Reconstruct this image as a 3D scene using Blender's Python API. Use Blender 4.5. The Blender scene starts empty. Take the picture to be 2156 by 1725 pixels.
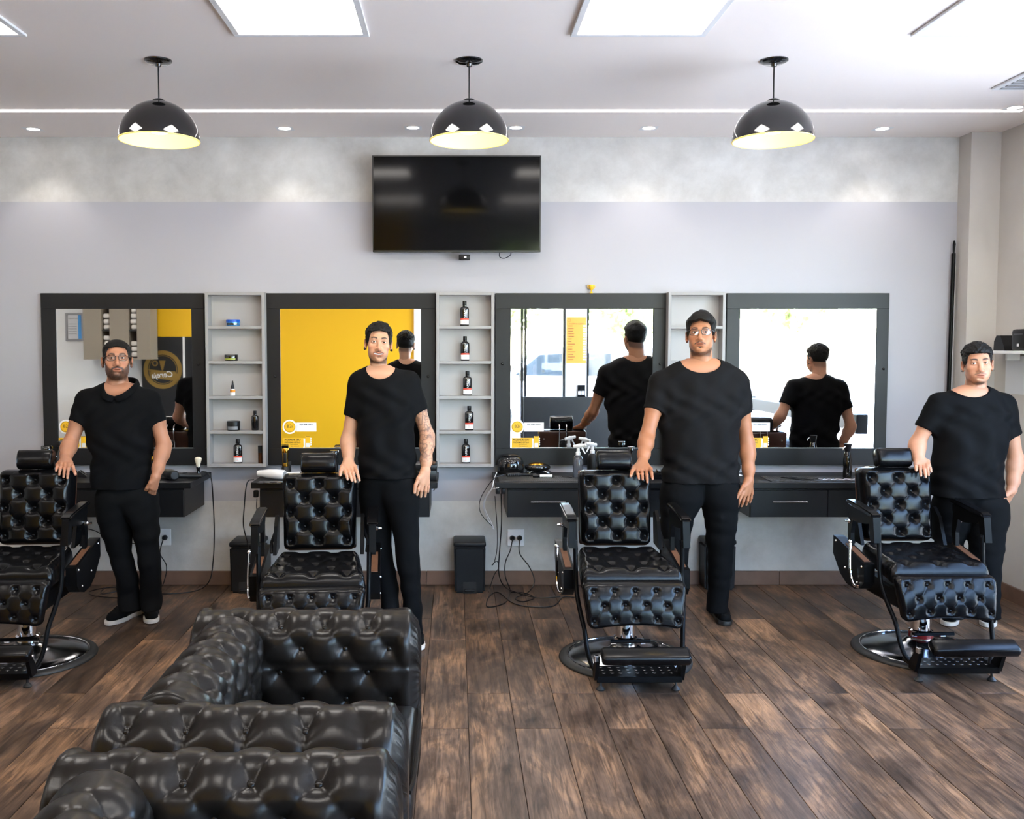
import bpy, bmesh, math, random
import numpy as np
from mathutils import Vector, Matrix, noise as mnoise
random.seed(7)
S = bpy.context.scene
COL = S.collection
PI = math.pi

# ------------------------------------------------------------------ camera
F_PX, CX, HZ, PITCH, CAM_H = 1970.0, 960.0, 730.0, math.radians(3.07), 1.62
CY = HZ + F_PX*math.tan(PITCH)
cam_d = bpy.data.cameras.new('camera')
cam = bpy.data.objects.new('camera', cam_d); COL.objects.link(cam)
cam.location = (0, 0, CAM_H); cam.rotation_euler = (PI/2 - PITCH, 0, 0)
cam_d.sensor_fit = 'HORIZONTAL'; cam_d.sensor_width = 36.0
cam_d.lens = F_PX/2156*36.0
cam_d.shift_x = (1078-CX)/2156; cam_d.shift_y = (CY-862.5)/2156
cam_d.clip_start = 0.05; cam_d.clip_end = 200
S.camera = cam

# ------------------------------------------------------------------ colour management and light
vs = S.view_settings
vs.view_transform = 'Standard'; vs.look = 'None'; vs.gamma = 1.0; vs.use_curve_mapping = False
vs.exposure = 0.80
W = bpy.data.worlds.new('sky'); S.world = W; W.use_nodes = True
nt = W.node_tree; bg = nt.nodes['Background']
sky = nt.nodes.new('ShaderNodeTexSky'); sky.sky_type = 'NISHITA'; sky.sun_disc = False
sky.sun_elevation = math.radians(58); sky.sun_rotation = math.radians(-20); sky.air_density = 1.0; sky.dust_density = 0.6
nt.links.new(sky.outputs[0], bg.inputs[0]); bg.inputs[1].default_value = 2.7
sun_d = bpy.data.lights.new('sun', 'SUN'); sun_d.energy = 15.0; sun_d.angle = 0.02; sun_d.color = (1, .95, .87)
sun = bpy.data.objects.new('sun', sun_d); COL.objects.link(sun)
sun.rotation_euler = Vector((0.35, -0.65, -1.15)).to_track_quat('-Z', 'Y').to_euler()   # shines from behind the building
PANEL_E, DOWN_E, STRIP_E, BULB_E = 13.0, 14.0, 8.0, 26.0

# ------------------------------------------------------------------ pixel to place
def ray(u, v):
    a = (u-CX)/F_PX; b = (CY-v)/F_PX
    return Vector((a, b*math.sin(PITCH)+math.cos(PITCH), b*math.cos(PITCH)-math.sin(PITCH)))
def at(u, v, Y):
    d = ray(u, v); d = d*(Y/d.y); d.z += CAM_H; return d
def onz(u, v, z=0.0):
    d = ray(u, v); d = d*((z-CAM_H)/d.z); d.z += CAM_H; return d

# ------------------------------------------------------------------ materials
def lin(c):
    return tuple((x/12.92 if x <= .04045 else ((x+.055)/1.055)**2.4) for x in c)
def rgb(r, g, b): return lin((r/255, g/255, b/255))
MATS = {}
def mat(name, col=(.5,.5,.5), rough=.5, metal=0, spec=.5, bump=None, coat=0, emit=None, es=0, trans=0, var=None, sss=0, aniso=None):
    """bump=(scale,strength)  var=(scale,amount): colour mottling in object space"""
    m = bpy.data.materials.new(name); m.use_nodes = True
    n = m.node_tree; b = n.nodes['Principled BSDF']
    b.inputs['Base Color'].default_value = (*col, 1); b.inputs['Roughness'].default_value = rough
    b.inputs['Metallic'].default_value = metal; b.inputs['Specular IOR Level'].default_value = spec
    b.inputs['Coat Weight'].default_value = coat; b.inputs['Coat Roughness'].default_value = .08
    b.inputs['Transmission Weight'].default_value = trans
    if sss:
        b.inputs['Subsurface Weight'].default_value = sss; b.inputs['Subsurface Radius'].default_value = (.012, .005, .003)
        b.inputs['Subsurface Scale'].default_value = 1.0
    if emit: b.inputs['Emission Color'].default_value = (*emit, 1); b.inputs['Emission Strength'].default_value = es
    if bump or var: tc = n.nodes.new('ShaderNodeTexCoord')
    if bump:
        t = n.nodes.new('ShaderNodeTexNoise'); t.inputs['Scale'].default_value = bump[0]; t.inputs['Detail'].default_value = 4
        n.links.new(tc.outputs['Object'], t.inputs['Vector'])
        bp = n.nodes.new('ShaderNodeBump'); bp.inputs['Strength'].default_value = bump[1]; bp.inputs['Distance'].default_value = .003
        n.links.new(t.outputs['Fac'], bp.inputs['Height']); n.links.new(bp.outputs[0], b.inputs['Normal'])
    if var:
        t = n.nodes.new('ShaderNodeTexNoise'); t.inputs['Scale'].default_value = var[0]; t.inputs['Detail'].default_value = 5; t.inputs['Roughness'].default_value = .6
        n.links.new(tc.outputs['Object'], t.inputs['Vector'])
        r = n.nodes.new('ShaderNodeMapRange'); r.inputs[1].default_value = .3; r.inputs[2].default_value = .7
        r.inputs[3].default_value = 1-var[1]; r.inputs[4].default_value = 1+var[1]
        n.links.new(t.outputs['Fac'], r.inputs[0])
        mx = n.nodes.new('ShaderNodeVectorMath'); mx.operation = 'SCALE'; mx.inputs[0].default_value = col
        n.links.new(r.outputs[0], mx.inputs['Scale']); n.links.new(mx.outputs[0], b.inputs['Base Color'])
    MATS[name] = m
    return m

def attr_mat(name, rough=.5, spec=.4, sss=0, bump=None):
    m = mat(name, (.5,.5,.5), rough, spec=spec, sss=sss, bump=bump)
    n = m.node_tree; a = n.nodes.new('ShaderNodeVertexColor'); a.layer_name = 'Col'
    n.links.new(a.outputs['Color'], n.nodes['Principled BSDF'].inputs['Base Color'])
    return m

def pane_mat(name, tint=(1,1,1), gloss=.06, rough=0.0):
    m = bpy.data.materials.new(name); m.use_nodes = True; n = m.node_tree
    for x in list(n.nodes): n.nodes.remove(x)
    o = n.nodes.new('ShaderNodeOutputMaterial'); t = n.nodes.new('ShaderNodeBsdfTransparent'); g = n.nodes.new('ShaderNodeBsdfGlossy')
    t.inputs[0].default_value = (*tint, 1); g.inputs['Roughness'].default_value = rough
    mx = n.nodes.new('ShaderNodeMixShader'); mx.inputs[0].default_value = gloss
    n.links.new(t.outputs[0], mx.inputs[1]); n.links.new(g.outputs[0], mx.inputs[2]); n.links.new(mx.outputs[0], o.inputs[0])
    MATS[name] = m; return m

def emat(name, col, s):
    m = bpy.data.materials.new(name); m.use_nodes = True; n = m.node_tree
    for x in list(n.nodes): n.nodes.remove(x)
    o = n.nodes.new('ShaderNodeOutputMaterial'); e = n.nodes.new('ShaderNodeEmission')
    e.inputs[0].default_value = (*col, 1); e.inputs[1].default_value = s
    n.links.new(e.outputs[0], o.inputs[0]); MATS[name] = m; return m

M = MATS
mat('ceiling', rgb(246,236,230), .85)
mat('white_paint', rgb(232,231,229), .6)
mat('beige_wall', rgb(190,184,178), .75, bump=(6,.15), var=(1.6,.06))
mat('yellow_wall', rgb(240,186,6), .6)
mat('taupe', rgb(142,131,116), .6)
mat('black_panel', rgb(26,26,28), .35, bump=(90,.04))
mat('black_frame', rgb(25,25,27), .42, spec=.32, bump=(160,.05))
mat('counter_black', rgb(18,18,20), .42, spec=.3, bump=(200,.05))
mat('mat_rubber', rgb(34,34,34), .55, bump=(400,.25))
mat('grey_mdf', rgb(154,151,149), .55, bump=(300,.03))
mat('grey_mdf_back', rgb(172,168,166), .6, bump=(300,.03))
mat('mirror', (.93,.94,.94), 0.015, metal=1)
mat('mirror_edge', rgb(200,205,205), .15, metal=.6)
mat('tv_body', rgb(14,14,15), .3)
mat('tv_screen', (.002,.002,.0025), .09, spec=.16)
mat('black_gloss', (.006,.006,.007), .06, spec=.6, coat=.5)
mat('black_plastic', (.007,.007,.008), .36, spec=.3)
mat('black_matte', (.010,.010,.011), .6)
mat('bin_plastic', rgb(18,20,24), .42, spec=.3)
mat('black_metal', (.0028,.0028,.0032), .36, spec=.09)
mat('dark_steel', rgb(88,88,90), .28, metal=1)
mat('chrome', (.80,.80,.82), .07, metal=1)
mat('base_steel', (.36,.36,.38), .16, metal=1)
mat('rubber', (.013,.013,.013), .5)
mat('leather', (.0026,.0026,.0031), .24, spec=.21, bump=(150,.06))
mat('sofa_leather', (.0080,.0063,.0052), .28, spec=.24, bump=(120,.08))
mat('wood_back', rgb(62,34,22), .3, bump=(30,.03), var=(8,.25))
mat('raw_wood', rgb(92,58,36), .6, var=(20,.15))
mat('skirting_wood', rgb(112,86,72), .4, bump=(40,.1), var=(5,.22))
mat('white_plastic', rgb(232,232,233), .35)
mat('white_gloss', rgb(240,240,240), .18)
mat('clear_plastic', rgb(150,155,165), .12, spec=.5, trans=.85)
mat('gold', rgb(214,160,62), .16, metal=1)
mat('gold_dull', rgb(150,120,60), .4, metal=.6)
mat('lamp_yellow', rgb(250,226,136), .6)
mat('silver', rgb(190,190,192), .22, metal=1)
mat('red_plastic', rgb(120,14,20), .3)
mat('label_white', rgb(236,234,232), .5)
mat('label_red', rgb(214,70,48), .5)
mat('label_orange', rgb(226,146,50), .5)
mat('sticker_yellow', rgb(246,190,34), .5)
mat('sticker_white', rgb(244,244,246), .5)
mat('ink', rgb(30,22,16), .6)
mat('ink_grey', rgb(120,122,128), .6)
mat('blue_jar', rgb(16,84,190), .25)
mat('blue_foil', rgb(70,140,200), .3, metal=.5)
mat('olive_label', rgb(150,160,60), .4)
mat('bristle', rgb(232,220,196), .8)
mat('amber_glass', rgb(70,36,14), .15)
mat('towel', rgb(226,222,216), .95, bump=(180,.4))
mat('cord_white', rgb(220,222,226), .4)
mat('grey_sill', rgb(150,150,152), .5)
mat('paper_white', rgb(214,214,216), .6)
mat('asphalt', rgb(214,210,204), .9, bump=(20,.2))
mat('outside_wall', rgb(236,232,226), .8)
mat('leaf', rgb(150,168,96), .7, var=(6,.4))
mat('car_paint', rgb(236,237,240), .2, coat=.6)
mat('car_glass', rgb(46,54,60), .05)
mat('tee_black', (.0022,.0022,.0027), .8, spec=.10, bump=(500,.15))
mat('tee_charcoal', (.0050,.0045,.0048), .8, spec=.12, bump=(500,.15))
mat('polo_black', (.0028,.0029,.0036), .9, spec=.1, bump=(500,.2))
mat('denim_black', (.0030,.0031,.0036), .9, spec=.1, bump=(600,.2))
mat('shoe_black', (.004,.004,.0045), .75, spec=.12)
mat('shoe_sole_white', rgb(216,208,200), .6)
mat('shoe_sole_black', (.014,.014,.014), .6)
mat('hair', (.0045,.0036,.0032), .6, spec=.2, bump=(220,.6))
mat('eye_white', rgb(228,220,214), .2)
mat('iris', rgb(44,26,18), .1)
mat('glasses_frame', rgb(58,44,40), .25)
mat('glasses_metal', rgb(96,90,88), .25, metal=.8)
attr_mat('skin', .5, .35, sss=.12)
pane_mat('window_glass', (.97,.985,.98), .05)
pane_mat('lens_glass', (.95,.97,.96), .10)
emat('panel_glow', (1,.94,.88), PANEL_E)
emat('downlight_glow', (1,.97,.93), DOWN_E)
emat('strip_glow', (1,.97,.95), STRIP_E)
emat('bulb_glow', (1,.93,.80), BULB_E)

# ------------------------------------------------------------------ mesh helpers
class MB:
    def __init__(s): s.v = []; s.f = []
    def add(s, vs, fs, T=None):
        o = len(s.v)
        s.v += [tuple(T @ Vector(p)) if T else tuple(p) for p in vs]
        s.f += [tuple(i+o for i in q) for q in fs]
        return s
    def box(s, c, d, bev=0, T=None, seg=1):
        bm = bmesh.new(); bmesh.ops.create_cube(bm, size=1.0)
        for v in bm.verts: v.co = Vector((v.co.x*d[0]+c[0], v.co.y*d[1]+c[1], v.co.z*d[2]+c[2]))
        if bev: bmesh.ops.bevel(bm, geom=bm.edges[:], offset=min(bev, min(d)*.49), segments=seg, affect='EDGES', profile=.5)
        bm.verts.index_update(); s.add([v.co for v in bm.verts], [[v.index for v in f.verts] for f in bm.faces], T); bm.free(); return s
    def lathe(s, prof, n=24, T=None, cap=True):
        vs = []; fs = []; m = len(prof)
        for i in range(n):
            a = 2*PI*i/n
            for r, z in prof: vs.append((r*math.cos(a), r*math.sin(a), z))
        for i in range(n):
            j = (i+1) % n
            for k in range(m-1): fs.append((i*m+k, j*m+k, j*m+k+1, i*m+k+1))
        if cap:
            if prof[0][0] > 1e-6: fs.append([i*m for i in range(n)][::-1])
            if prof[-1][0] > 1e-6: fs.append([i*m+m-1 for i in range(n)])
        return s.add(vs, fs, T)
    def cyl(s, p0, p1, r, n=12, r1=None):
        p0 = Vector(p0); p1 = Vector(p1); d = p1-p0
        T = Matrix.Translation(p0) @ d.to_track_quat('Z', 'Y').to_matrix().to_4x4()
        return s.lathe([(r, 0), (r if r1 is None else r1, d.length)], n, T)
    def tube(s, pts, r, n=8, closed=False, smooth=0):
        pts = [Vector(p) for p in pts]
        if smooth: pts = spline(pts, smooth, closed)
        m = len(pts); vs = []; fs = []
        up = Vector((0, 0, 1)); prev = None
        for i in range(m):
            t = (pts[(i+1) % m]-pts[i-1]) if closed else (pts[min(i+1, m-1)]-pts[max(i-1, 0)])
            t = t.normalized() if t.length > 1e-9 else Vector((0,0,1))
            if prev is None:
                a = t.cross(up) if abs(t.dot(up)) < .95 else t.cross(Vector((1,0,0)))
            else: a = prev - t*prev.dot(t)
            if a.length < 1e-6: a = t.orthogonal()
            a.normalize(); b = t.cross(a); prev = a
            rr = r[i*len(r)//m] if isinstance(r, (list, tuple)) else r
            for k in range(n):
                g = 2*PI*k/n; vs.append(pts[i]+a*math.cos(g)*rr+b*math.sin(g)*rr)
        for i in range(m if closed else m-1):
            j = (i+1) % m
            for k in range(n): fs.append((i*n+k, i*n+(k+1) % n, j*n+(k+1) % n, j*n+k))
        if not closed: fs.append(list(range(n))[::-1]); fs.append([(m-1)*n+k for k in range(n)])
        return s.add(vs, fs)
    def prism(s, poly, axis, a, b, T=None):
        """poly of 2-D points extruded along axis ('x','y','z') from a to b"""
        def P(p, t): return {'x': (t, p[0], p[1]), 'y': (p[0], t, p[1]), 'z': (p[0], p[1], t)}[axis]
        n = len(poly); vs = [P(p, a) for p in poly]+[P(p, b) for p in poly]
        fs = [list(range(n))[::-1], [n+i for i in range(n)]]+[(i, (i+1) % n, n+(i+1) % n, n+i) for i in range(n)]
        return s.add(vs, fs, T)
    def sphere(s, c, r, n=12, m=8, T=None):
        r = r if isinstance(r, (tuple, list)) else (r, r, r)
        vs = [(c[0], c[1], c[2]-r[2])]; fs = []
        for j in range(1, m):
            p = -PI/2+PI*j/m
            for i in range(n):
                a = 2*PI*i/n; vs.append((c[0]+r[0]*math.cos(p)*math.cos(a), c[1]+r[1]*math.cos(p)*math.sin(a), c[2]+r[2]*math.sin(p)))
        vs.append((c[0], c[1], c[2]+r[2])); L = len(vs)-1
        for i in range(n):
            fs.append((0, 1+(i+1) % n, 1+i)); fs.append((L, 1+(m-2)*n+i, 1+(m-2)*n+(i+1) % n))
            for j in range(m-2):
                q = 1+j*n; fs.append((q+i, q+(i+1) % n, q+n+(i+1) % n, q+n+i))
        return s.add(vs, fs, T)
def spline(pts, k, closed=False):
    out = []; m = len(pts)
    for i in range(m if closed else m-1):
        g = (lambda j: pts[j % m]) if closed else (lambda j: pts[max(0, min(m-1, j))])
        a, b, c, d = g(i-1), g(i), g(i+1), g(i+2)
        for q in range(k):
            t = q/k
            out.append(.5*((2*b)+(c-a)*t+(2*a-5*b+4*c-d)*t*t+(3*b-a-3*c+d)*t**3))
    if not closed: out.append(pts[-1])
    return out

def link(name, me, m, parent=None, smooth=35):
    if m and not me.materials: me.materials.append(M[m] if isinstance(m, str) else m)
    o = bpy.data.objects.new(name, me); COL.objects.link(o)
    if parent is not None: o.parent = parent
    return o
def finish(me, smooth):
    if smooth:
        me.polygons.foreach_set('use_smooth', [True]*len(me.polygons))
        if smooth < 180: me.set_sharp_from_angle(angle=math.radians(smooth))
def obj(name, mb, m, parent=None, smooth=35, loc=None, fix=True):
    me = bpy.data.meshes.new(name); me.from_pydata(mb.v, [], mb.f)
    if fix:
        bm = bmesh.new(); bm.from_mesh(me); bmesh.ops.recalc_face_normals(bm, faces=bm.faces[:]); bm.to_mesh(me); bm.free()
    finish(me, smooth); me.update()
    o = link(name, me, m, parent)
    if loc is not None: o.location = loc
    return o
def tag(o, label, cat, group=None):
    o['label'] = label; o['category'] = cat
    if group: o['group'] = group
    return o
def thing(name, label, cat, loc=(0,0,0), rz=0, group=None):
    o = bpy.data.objects.new(name, None); COL.objects.link(o); o.empty_display_size = .1
    o.location = loc; o.rotation_euler = (0, 0, rz)
    return tag(o, label, cat, group)
def struct(name, mb, m, parent=None, smooth=0, label=None):
    o = obj(name, mb, m, parent, smooth)
    if parent is None: o['kind'] = 'structure'
    if label: o['label'] = label
    return o
def dup(root, label=None, loc=None, rz=None, group=None):
    r = root.copy(); COL.objects.link(r)
    if label: r['label'] = label
    if group: r['group'] = group
    if loc is not None: r.location = loc
    if rz is not None: r.rotation_euler = (0, 0, rz)
    for c in list(root.children):
        k = c.copy(); COL.objects.link(k); k.parent = r
        for g in list(c.children):
            q = g.copy(); COL.objects.link(q); q.parent = k
    return r
def B(c, d, bev=0, seg=1): return MB().box(c, d, bev, None, seg)
def B2(x0, x1, y0, y1, z0, z1, bev=0, seg=1):
    return MB().box(((x0+x1)/2, (y0+y1)/2, (z0+z1)/2), (abs(x1-x0), abs(y1-y0), abs(z1-z0)), bev, None, seg)
def text(name, s, size, m, parent, T, bold=0.0, align='CENTER', extrude=.0004, squash=1.0, shear=0.0):
    cu = bpy.data.curves.new(name, 'FONT'); cu.body = s; cu.size = size; cu.align_x = align; cu.align_y = 'CENTER'
    cu.extrude = extrude; cu.offset = bold*size; cu.resolution_u = 3; cu.shear = shear
    t = bpy.data.objects.new('tmp', cu); COL.objects.link(t)
    dg = bpy.context.evaluated_depsgraph_get(); me = bpy.data.meshes.new_from_object(t.evaluated_get(dg))
    COL.objects.unlink(t); bpy.data.objects.remove(t)
    me.name = name; me.transform(T @ Matrix.Diagonal((squash, 1, 1, 1))); me.materials.clear(); me.materials.append(M[m])
    o = bpy.data.objects.new(name, me); COL.objects.link(o); o.parent = parent
    return o
def face_y(x, y, z, flip=False):
    """text lying on a vertical plane: facing -Y (towards the camera) or +Y when flip"""
    R = Matrix.Rotation(PI/2, 4, 'X')
    if flip: R = Matrix.Rotation(PI, 4, 'Z') @ R
    return Matrix.Translation((x, y, z)) @ R
# ================================================================== the room
XL, XR, YF, YB, ZC = -6.2, 3.54, -0.9, 6.30, 3.01
def wall_paint():
    m = bpy.data.materials.new('wall_back_paint'); m.use_nodes = True; n = m.node_tree; b = n.nodes['Principled BSDF']
    tc = n.nodes.new('ShaderNodeTexCoord'); sp = n.nodes.new('ShaderNodeSeparateXYZ'); n.links.new(tc.outputs['Object'], sp.inputs[0])
    # smooth grey-blue band between z .574 and 2.585, trowelled cement finish above and below
    g1 = n.nodes.new('ShaderNodeMath'); g1.operation = 'GREATER_THAN'; g1.inputs[1].default_value = 0.574
    g2 = n.nodes.new('ShaderNodeMath'); g2.operation = 'LESS_THAN'; g2.inputs[1].default_value = 2.585
    n.links.new(sp.outputs['Z'], g1.inputs[0]); n.links.new(sp.outputs['Z'], g2.inputs[0])
    mu = n.nodes.new('ShaderNodeMath'); mu.operation = 'MULTIPLY'; n.links.new(g1.outputs[0], mu.inputs[0]); n.links.new(g2.outputs[0], mu.inputs[1])
    t = n.nodes.new('ShaderNodeTexNoise'); t.inputs['Scale'].default_value = 3.4; t.inputs['Detail'].default_value = 8; t.inputs['Roughness'].default_value = .66; t.inputs['Distortion'].default_value = .15
    n.links.new(tc.outputs['Object'], t.inputs['Vector'])
    r = n.nodes.new('ShaderNodeValToRGB'); n.links.new(t.outputs['Fac'], r.inputs[0])
    r.color_ramp.elements[0].position = .32; r.color_ramp.elements[0].color = (*rgb(176,173,168), 1)
    r.color_ramp.elements[1].position = .68; r.color_ramp.elements[1].color = (*rgb(204,202,198), 1)
    mx = n.nodes.new('ShaderNodeMix'); mx.data_type = 'RGBA'
    n.links.new(mu.outputs[0], mx.inputs[0]); n.links.new(r.outputs[0], mx.inputs[6]); mx.inputs[7].default_value = (*rgb(171,169,174), 1)
    n.links.new(mx.outputs[2], b.inputs['Base Color']); b.inputs['Roughness'].default_value = .62
    bp = n.nodes.new('ShaderNodeBump'); bp.inputs['Strength'].default_value = .12; bp.inputs['Distance'].default_value = .004
    n.links.new(t.outputs['Fac'], bp.inputs['Height']); n.links.new(bp.outputs[0], b.inputs['Normal'])
    MATS['wall_back_paint'] = m
wall_paint()
struct('wall_back', B2(XL-.2, XR+.3, YB, YB+.2, 0, ZC), 'wall_back_paint')
struct('wall_left', B2(XL-.2, XL, YF-.2, YB, 0, ZC), 'white_paint')
struct('ceiling', B2(XL-.2, XR+.25, YF-.2, YB+.2, ZC, ZC+.15), 'ceiling')
struct('wall_corner', B2(3.345, XR+.02, 6.15, YB, 0, ZC), 'beige_wall')       # boxed-out pier in the corner
wr = struct('wall_right', B2(XR, XR+.2, 4.75, YB, 0, ZC), 'beige_wall')
struct('trim_1', B2(XR, XR+.2, YF-.2, 4.75, 2.62, ZC), 'beige_wall')          # lintel above the side glazing
# ---- wall behind the camera: white part, yellow part, glazed shop front
struct('wall_front', B2(XL, -4.30, YF-.2, YF, 0, ZC), 'white_paint')
struct('wall_front_yellow', B2(-4.30, -.54, YF-.2, YF, 0, ZC), 'yellow_wall')
struct('wall_front_beige', B2(-.54, .58, YF-.2, YF, 0, ZC), 'beige_wall')
struct('trim_2', B2(-.60, -.50, YF, YF+.04, 0, ZC), 'white_paint')
struct('trim_3', B2(.58, XR+.2, YF-.2, YF, 2.62, ZC), 'beige_wall')
struct('wall_front_low', B2(.97, XR+.2, YF-.12, YF+.06, 0, .90), 'black_panel')
struct('wall_front_pier', B2(1.575, 1.875, YF-.2, YF, .90, 2.62), 'white_paint')
def window(name, x0, x1, y, z0, z1, axis='x', mull=(), th=.05):
    w = thing(name, '', '', (0,0,0)); del w['label'], w['category']; w['kind'] = 'structure'
    def bar(a, b, c, d):
        if axis == 'x': return B2(a, b, y-th/2, y+th/2, c, d, .004)
        return B2(y-th/2, y+th/2, a, b, c, d, .004)
    obj('window_frame', bar(x0, x0+.04, z0, z1), 'black_metal', w); obj('window_frame', bar(x1-.04, x1, z0, z1), 'black_metal', w)
    obj('window_frame', bar(x0, x1, z1-.04, z1), 'black_metal', w)
    xs = [x0+.04]+list(mull)+[x1-.04]
    for a, b in zip(xs[:-1], xs[1:]):
        if axis == 'x': m = B2(a+.004, b-.004, y-.004, y+.004, z0, z1-.04)
        else: m = B2(y-.004, y+.004, a+.004, b-.004, z0, z1-.04)
        obj('pane', m, 'window_glass', w, smooth=0)
    return w
window('window_1', .98, 1.575, YF-.06, .90, 2.62)
window('window_2', 1.875, XR, YF-.06, .90, 2.62, mull=(2.7,))
window('door_1', .58, .97, YF-.06, 0, 2.62)
window('window_3', YF, 4.75, XR+.06, 0.0, 2.62, axis='y', mull=(.9, 2.62, 4.42))
# ---- skirting boards, in lengths with joints
for i in range(9):
    x0 = XL+1.2*i; x1 = min(x0+1.198, 3.345)
    if i == 0: sk = struct('baseboard_back', B2(x0, x1, YB-.014, YB, 0, .096, .003), 'skirting_wood')
    else: obj('skirting_length', B2(x0, x1, YB-.014, YB, 0, .096, .003), 'skirting_wood', sk, 0)
struct('baseboard_right', B2(XR-.014, XR, 4.75, 6.15, 0, .10, .003), 'skirting_wood')
struct('baseboard_corner', B2(3.331, XR-.014, 6.136, 6.15, 0, .10, .003), 'skirting_wood')
struct('baseboard_left', B2(XL, XL+.014, YF, YB-.014, 0, .10, .003), 'skirting_wood')
# ---- floor: sub-floor, then every plank
def plank_mat():
    m = bpy.data.materials.new('floor_plank'); m.use_nodes = True; n = m.node_tree; b = n.nodes['Principled BSDF']; L = n.links.new
    tc = n.nodes.new('ShaderNodeTexCoord'); oi = n.nodes.new('ShaderNodeObjectInfo')
    cb = n.nodes.new('ShaderNodeCombineXYZ'); sc = n.nodes.new('ShaderNodeMath'); sc.operation = 'MULTIPLY'; sc.inputs[1].default_value = 97.0
    L(oi.outputs['Random'], sc.inputs[0]); L(sc.outputs[0], cb.inputs[0]); L(sc.outputs[0], cb.inputs[2])
    ad = n.nodes.new('ShaderNodeVectorMath'); ad.operation = 'ADD'; L(tc.outputs['Object'], ad.inputs[0]); L(cb.outputs[0], ad.inputs[1])
    def nz(scale, stretch, det=6, dist=0.0, rough=.6):
        mp = n.nodes.new('ShaderNodeMapping'); mp.inputs['Scale'].default_value = stretch; L(ad.outputs[0], mp.inputs['Vector'])
        t = n.nodes.new('ShaderNodeTexNoise'); t.inputs['Scale'].default_value = scale; t.inputs['Detail'].default_value = det
        t.inputs['Distortion'].default_value = dist; t.inputs['Roughness'].default_value = rough
        L(mp.outputs[0], t.inputs['Vector']); return t.outputs['Fac']
    grain = nz(55, (1, .06, 1), 6, 1.2)          # fine lengthwise grain
    cloud = nz(5.0, (1, .45, 1), 4, .6)          # dark smoky patches
    figure = nz(14, (1, .16, 1), 3, 2.2)         # cathedral figure
    r1 = n.nodes.new('ShaderNodeValToRGB'); L(cloud, r1.inputs[0])
    e = r1.color_ramp.elements; e[0].position = .30; e[0].color = (*rgb(70,57,49), 1); e[1].position = .70; e[1].color = (*rgb(176,138,106), 1)
    x = r1.color_ramp.elements.new(.5); x.color = (*rgb(120,97,80), 1)
    r2 = n.nodes.new('ShaderNodeValToRGB'); L(grain, r2.inputs[0])
    e = r2.color_ramp.elements; e[0].position = .36; e[0].color = (.46,.44,.42,1); e[1].position = .60; e[1].color = (1.12,1.1,1.08,1)
    r3 = n.nodes.new('ShaderNodeValToRGB'); L(figure, r3.inputs[0])
    e = r3.color_ramp.elements; e[0].position = .40; e[0].color = (.72,.70,.69,1); e[1].position = .56; e[1].color = (1.08,1.06,1.04,1)
    def mul(a, bb):
        q = n.nodes.new('ShaderNodeMix'); q.data_type = 'RGBA'; q.blend_type = 'MULTIPLY'; q.inputs[0].default_value = 1; L(a, q.inputs[6]); L(bb, q.inputs[7]); return q.outputs[2]
    c = mul(mul(r1.outputs[0], r2.outputs[0]), r3.outputs[0])
    # knots
    mp = n.nodes.new('ShaderNodeMapping'); mp.inputs['Scale'].default_value = (1, .55, 1); L(ad.outputs[0], mp.inputs['Vector'])
    v = n.nodes.new('ShaderNodeTexVoronoi'); v.inputs['Scale'].default_value = 4.2; L(mp.outputs[0], v.inputs['Vector'])
    kr = n.nodes.new('ShaderNodeValToRGB'); L(v.outputs['Distance'], kr.inputs[0])
    e = kr.color_ramp.elements; e[0].position = .015; e[0].color = (.35,.32,.3,1); e[1].position = .075; e[1].color = (1,1,1,1)
    c = mul(c, kr.outputs[0])
    # every plank its own shade
    rr = n.nodes.new('ShaderNodeMapRange'); rr.inputs[3].default_value = .46; rr.inputs[4].default_value = .90; L(oi.outputs['Random'], rr.inputs[0])
    sv = n.nodes.new('ShaderNodeVectorMath'); sv.operation = 'SCALE'; L(c, sv.inputs[0]); L(rr.outputs[0], sv.inputs['Scale'])
    L(sv.outputs[0], b.inputs['Base Color'])
    b.inputs['Roughness'].default_value = .36; b.inputs['Specular IOR Level'].default_value = .24
    rg = n.nodes.new('ShaderNodeMapRange'); rg.inputs[3].default_value = .30; rg.inputs[4].default_value = .52; L(grain, rg.inputs[0]); L(rg.outputs[0], b.inputs['Roughness'])
    bp = n.nodes.new('ShaderNodeBump'); bp.inputs['Strength'].default_value = .25; bp.inputs['Distance'].default_value = .002; L(grain, bp.inputs['Height']); L(bp.outputs[0], b.inputs['Normal'])
    MATS['floor_plank'] = m
plank_mat(); mat('grout', rgb(46,38,34), .8)
floor = struct('floor', B2(XL-.2, XR+.2, YF-.2, YB+.2, -.06, -.006), 'grout')
PW, PL = .1985, 1.2
pm = bpy.data.meshes.new('plank'); _b = B((0,0,-.005), (PW-.0024, PL-.0024, .010), .0012)
pm.from_pydata(_b.v, [], _b.f); pm.materials.append(M['floor_plank']); pm.update()
rest = MB()
k0 = int(math.floor((XL-.053)/PW)); k1 = int(math.ceil((XR-.053)/PW))
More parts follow.
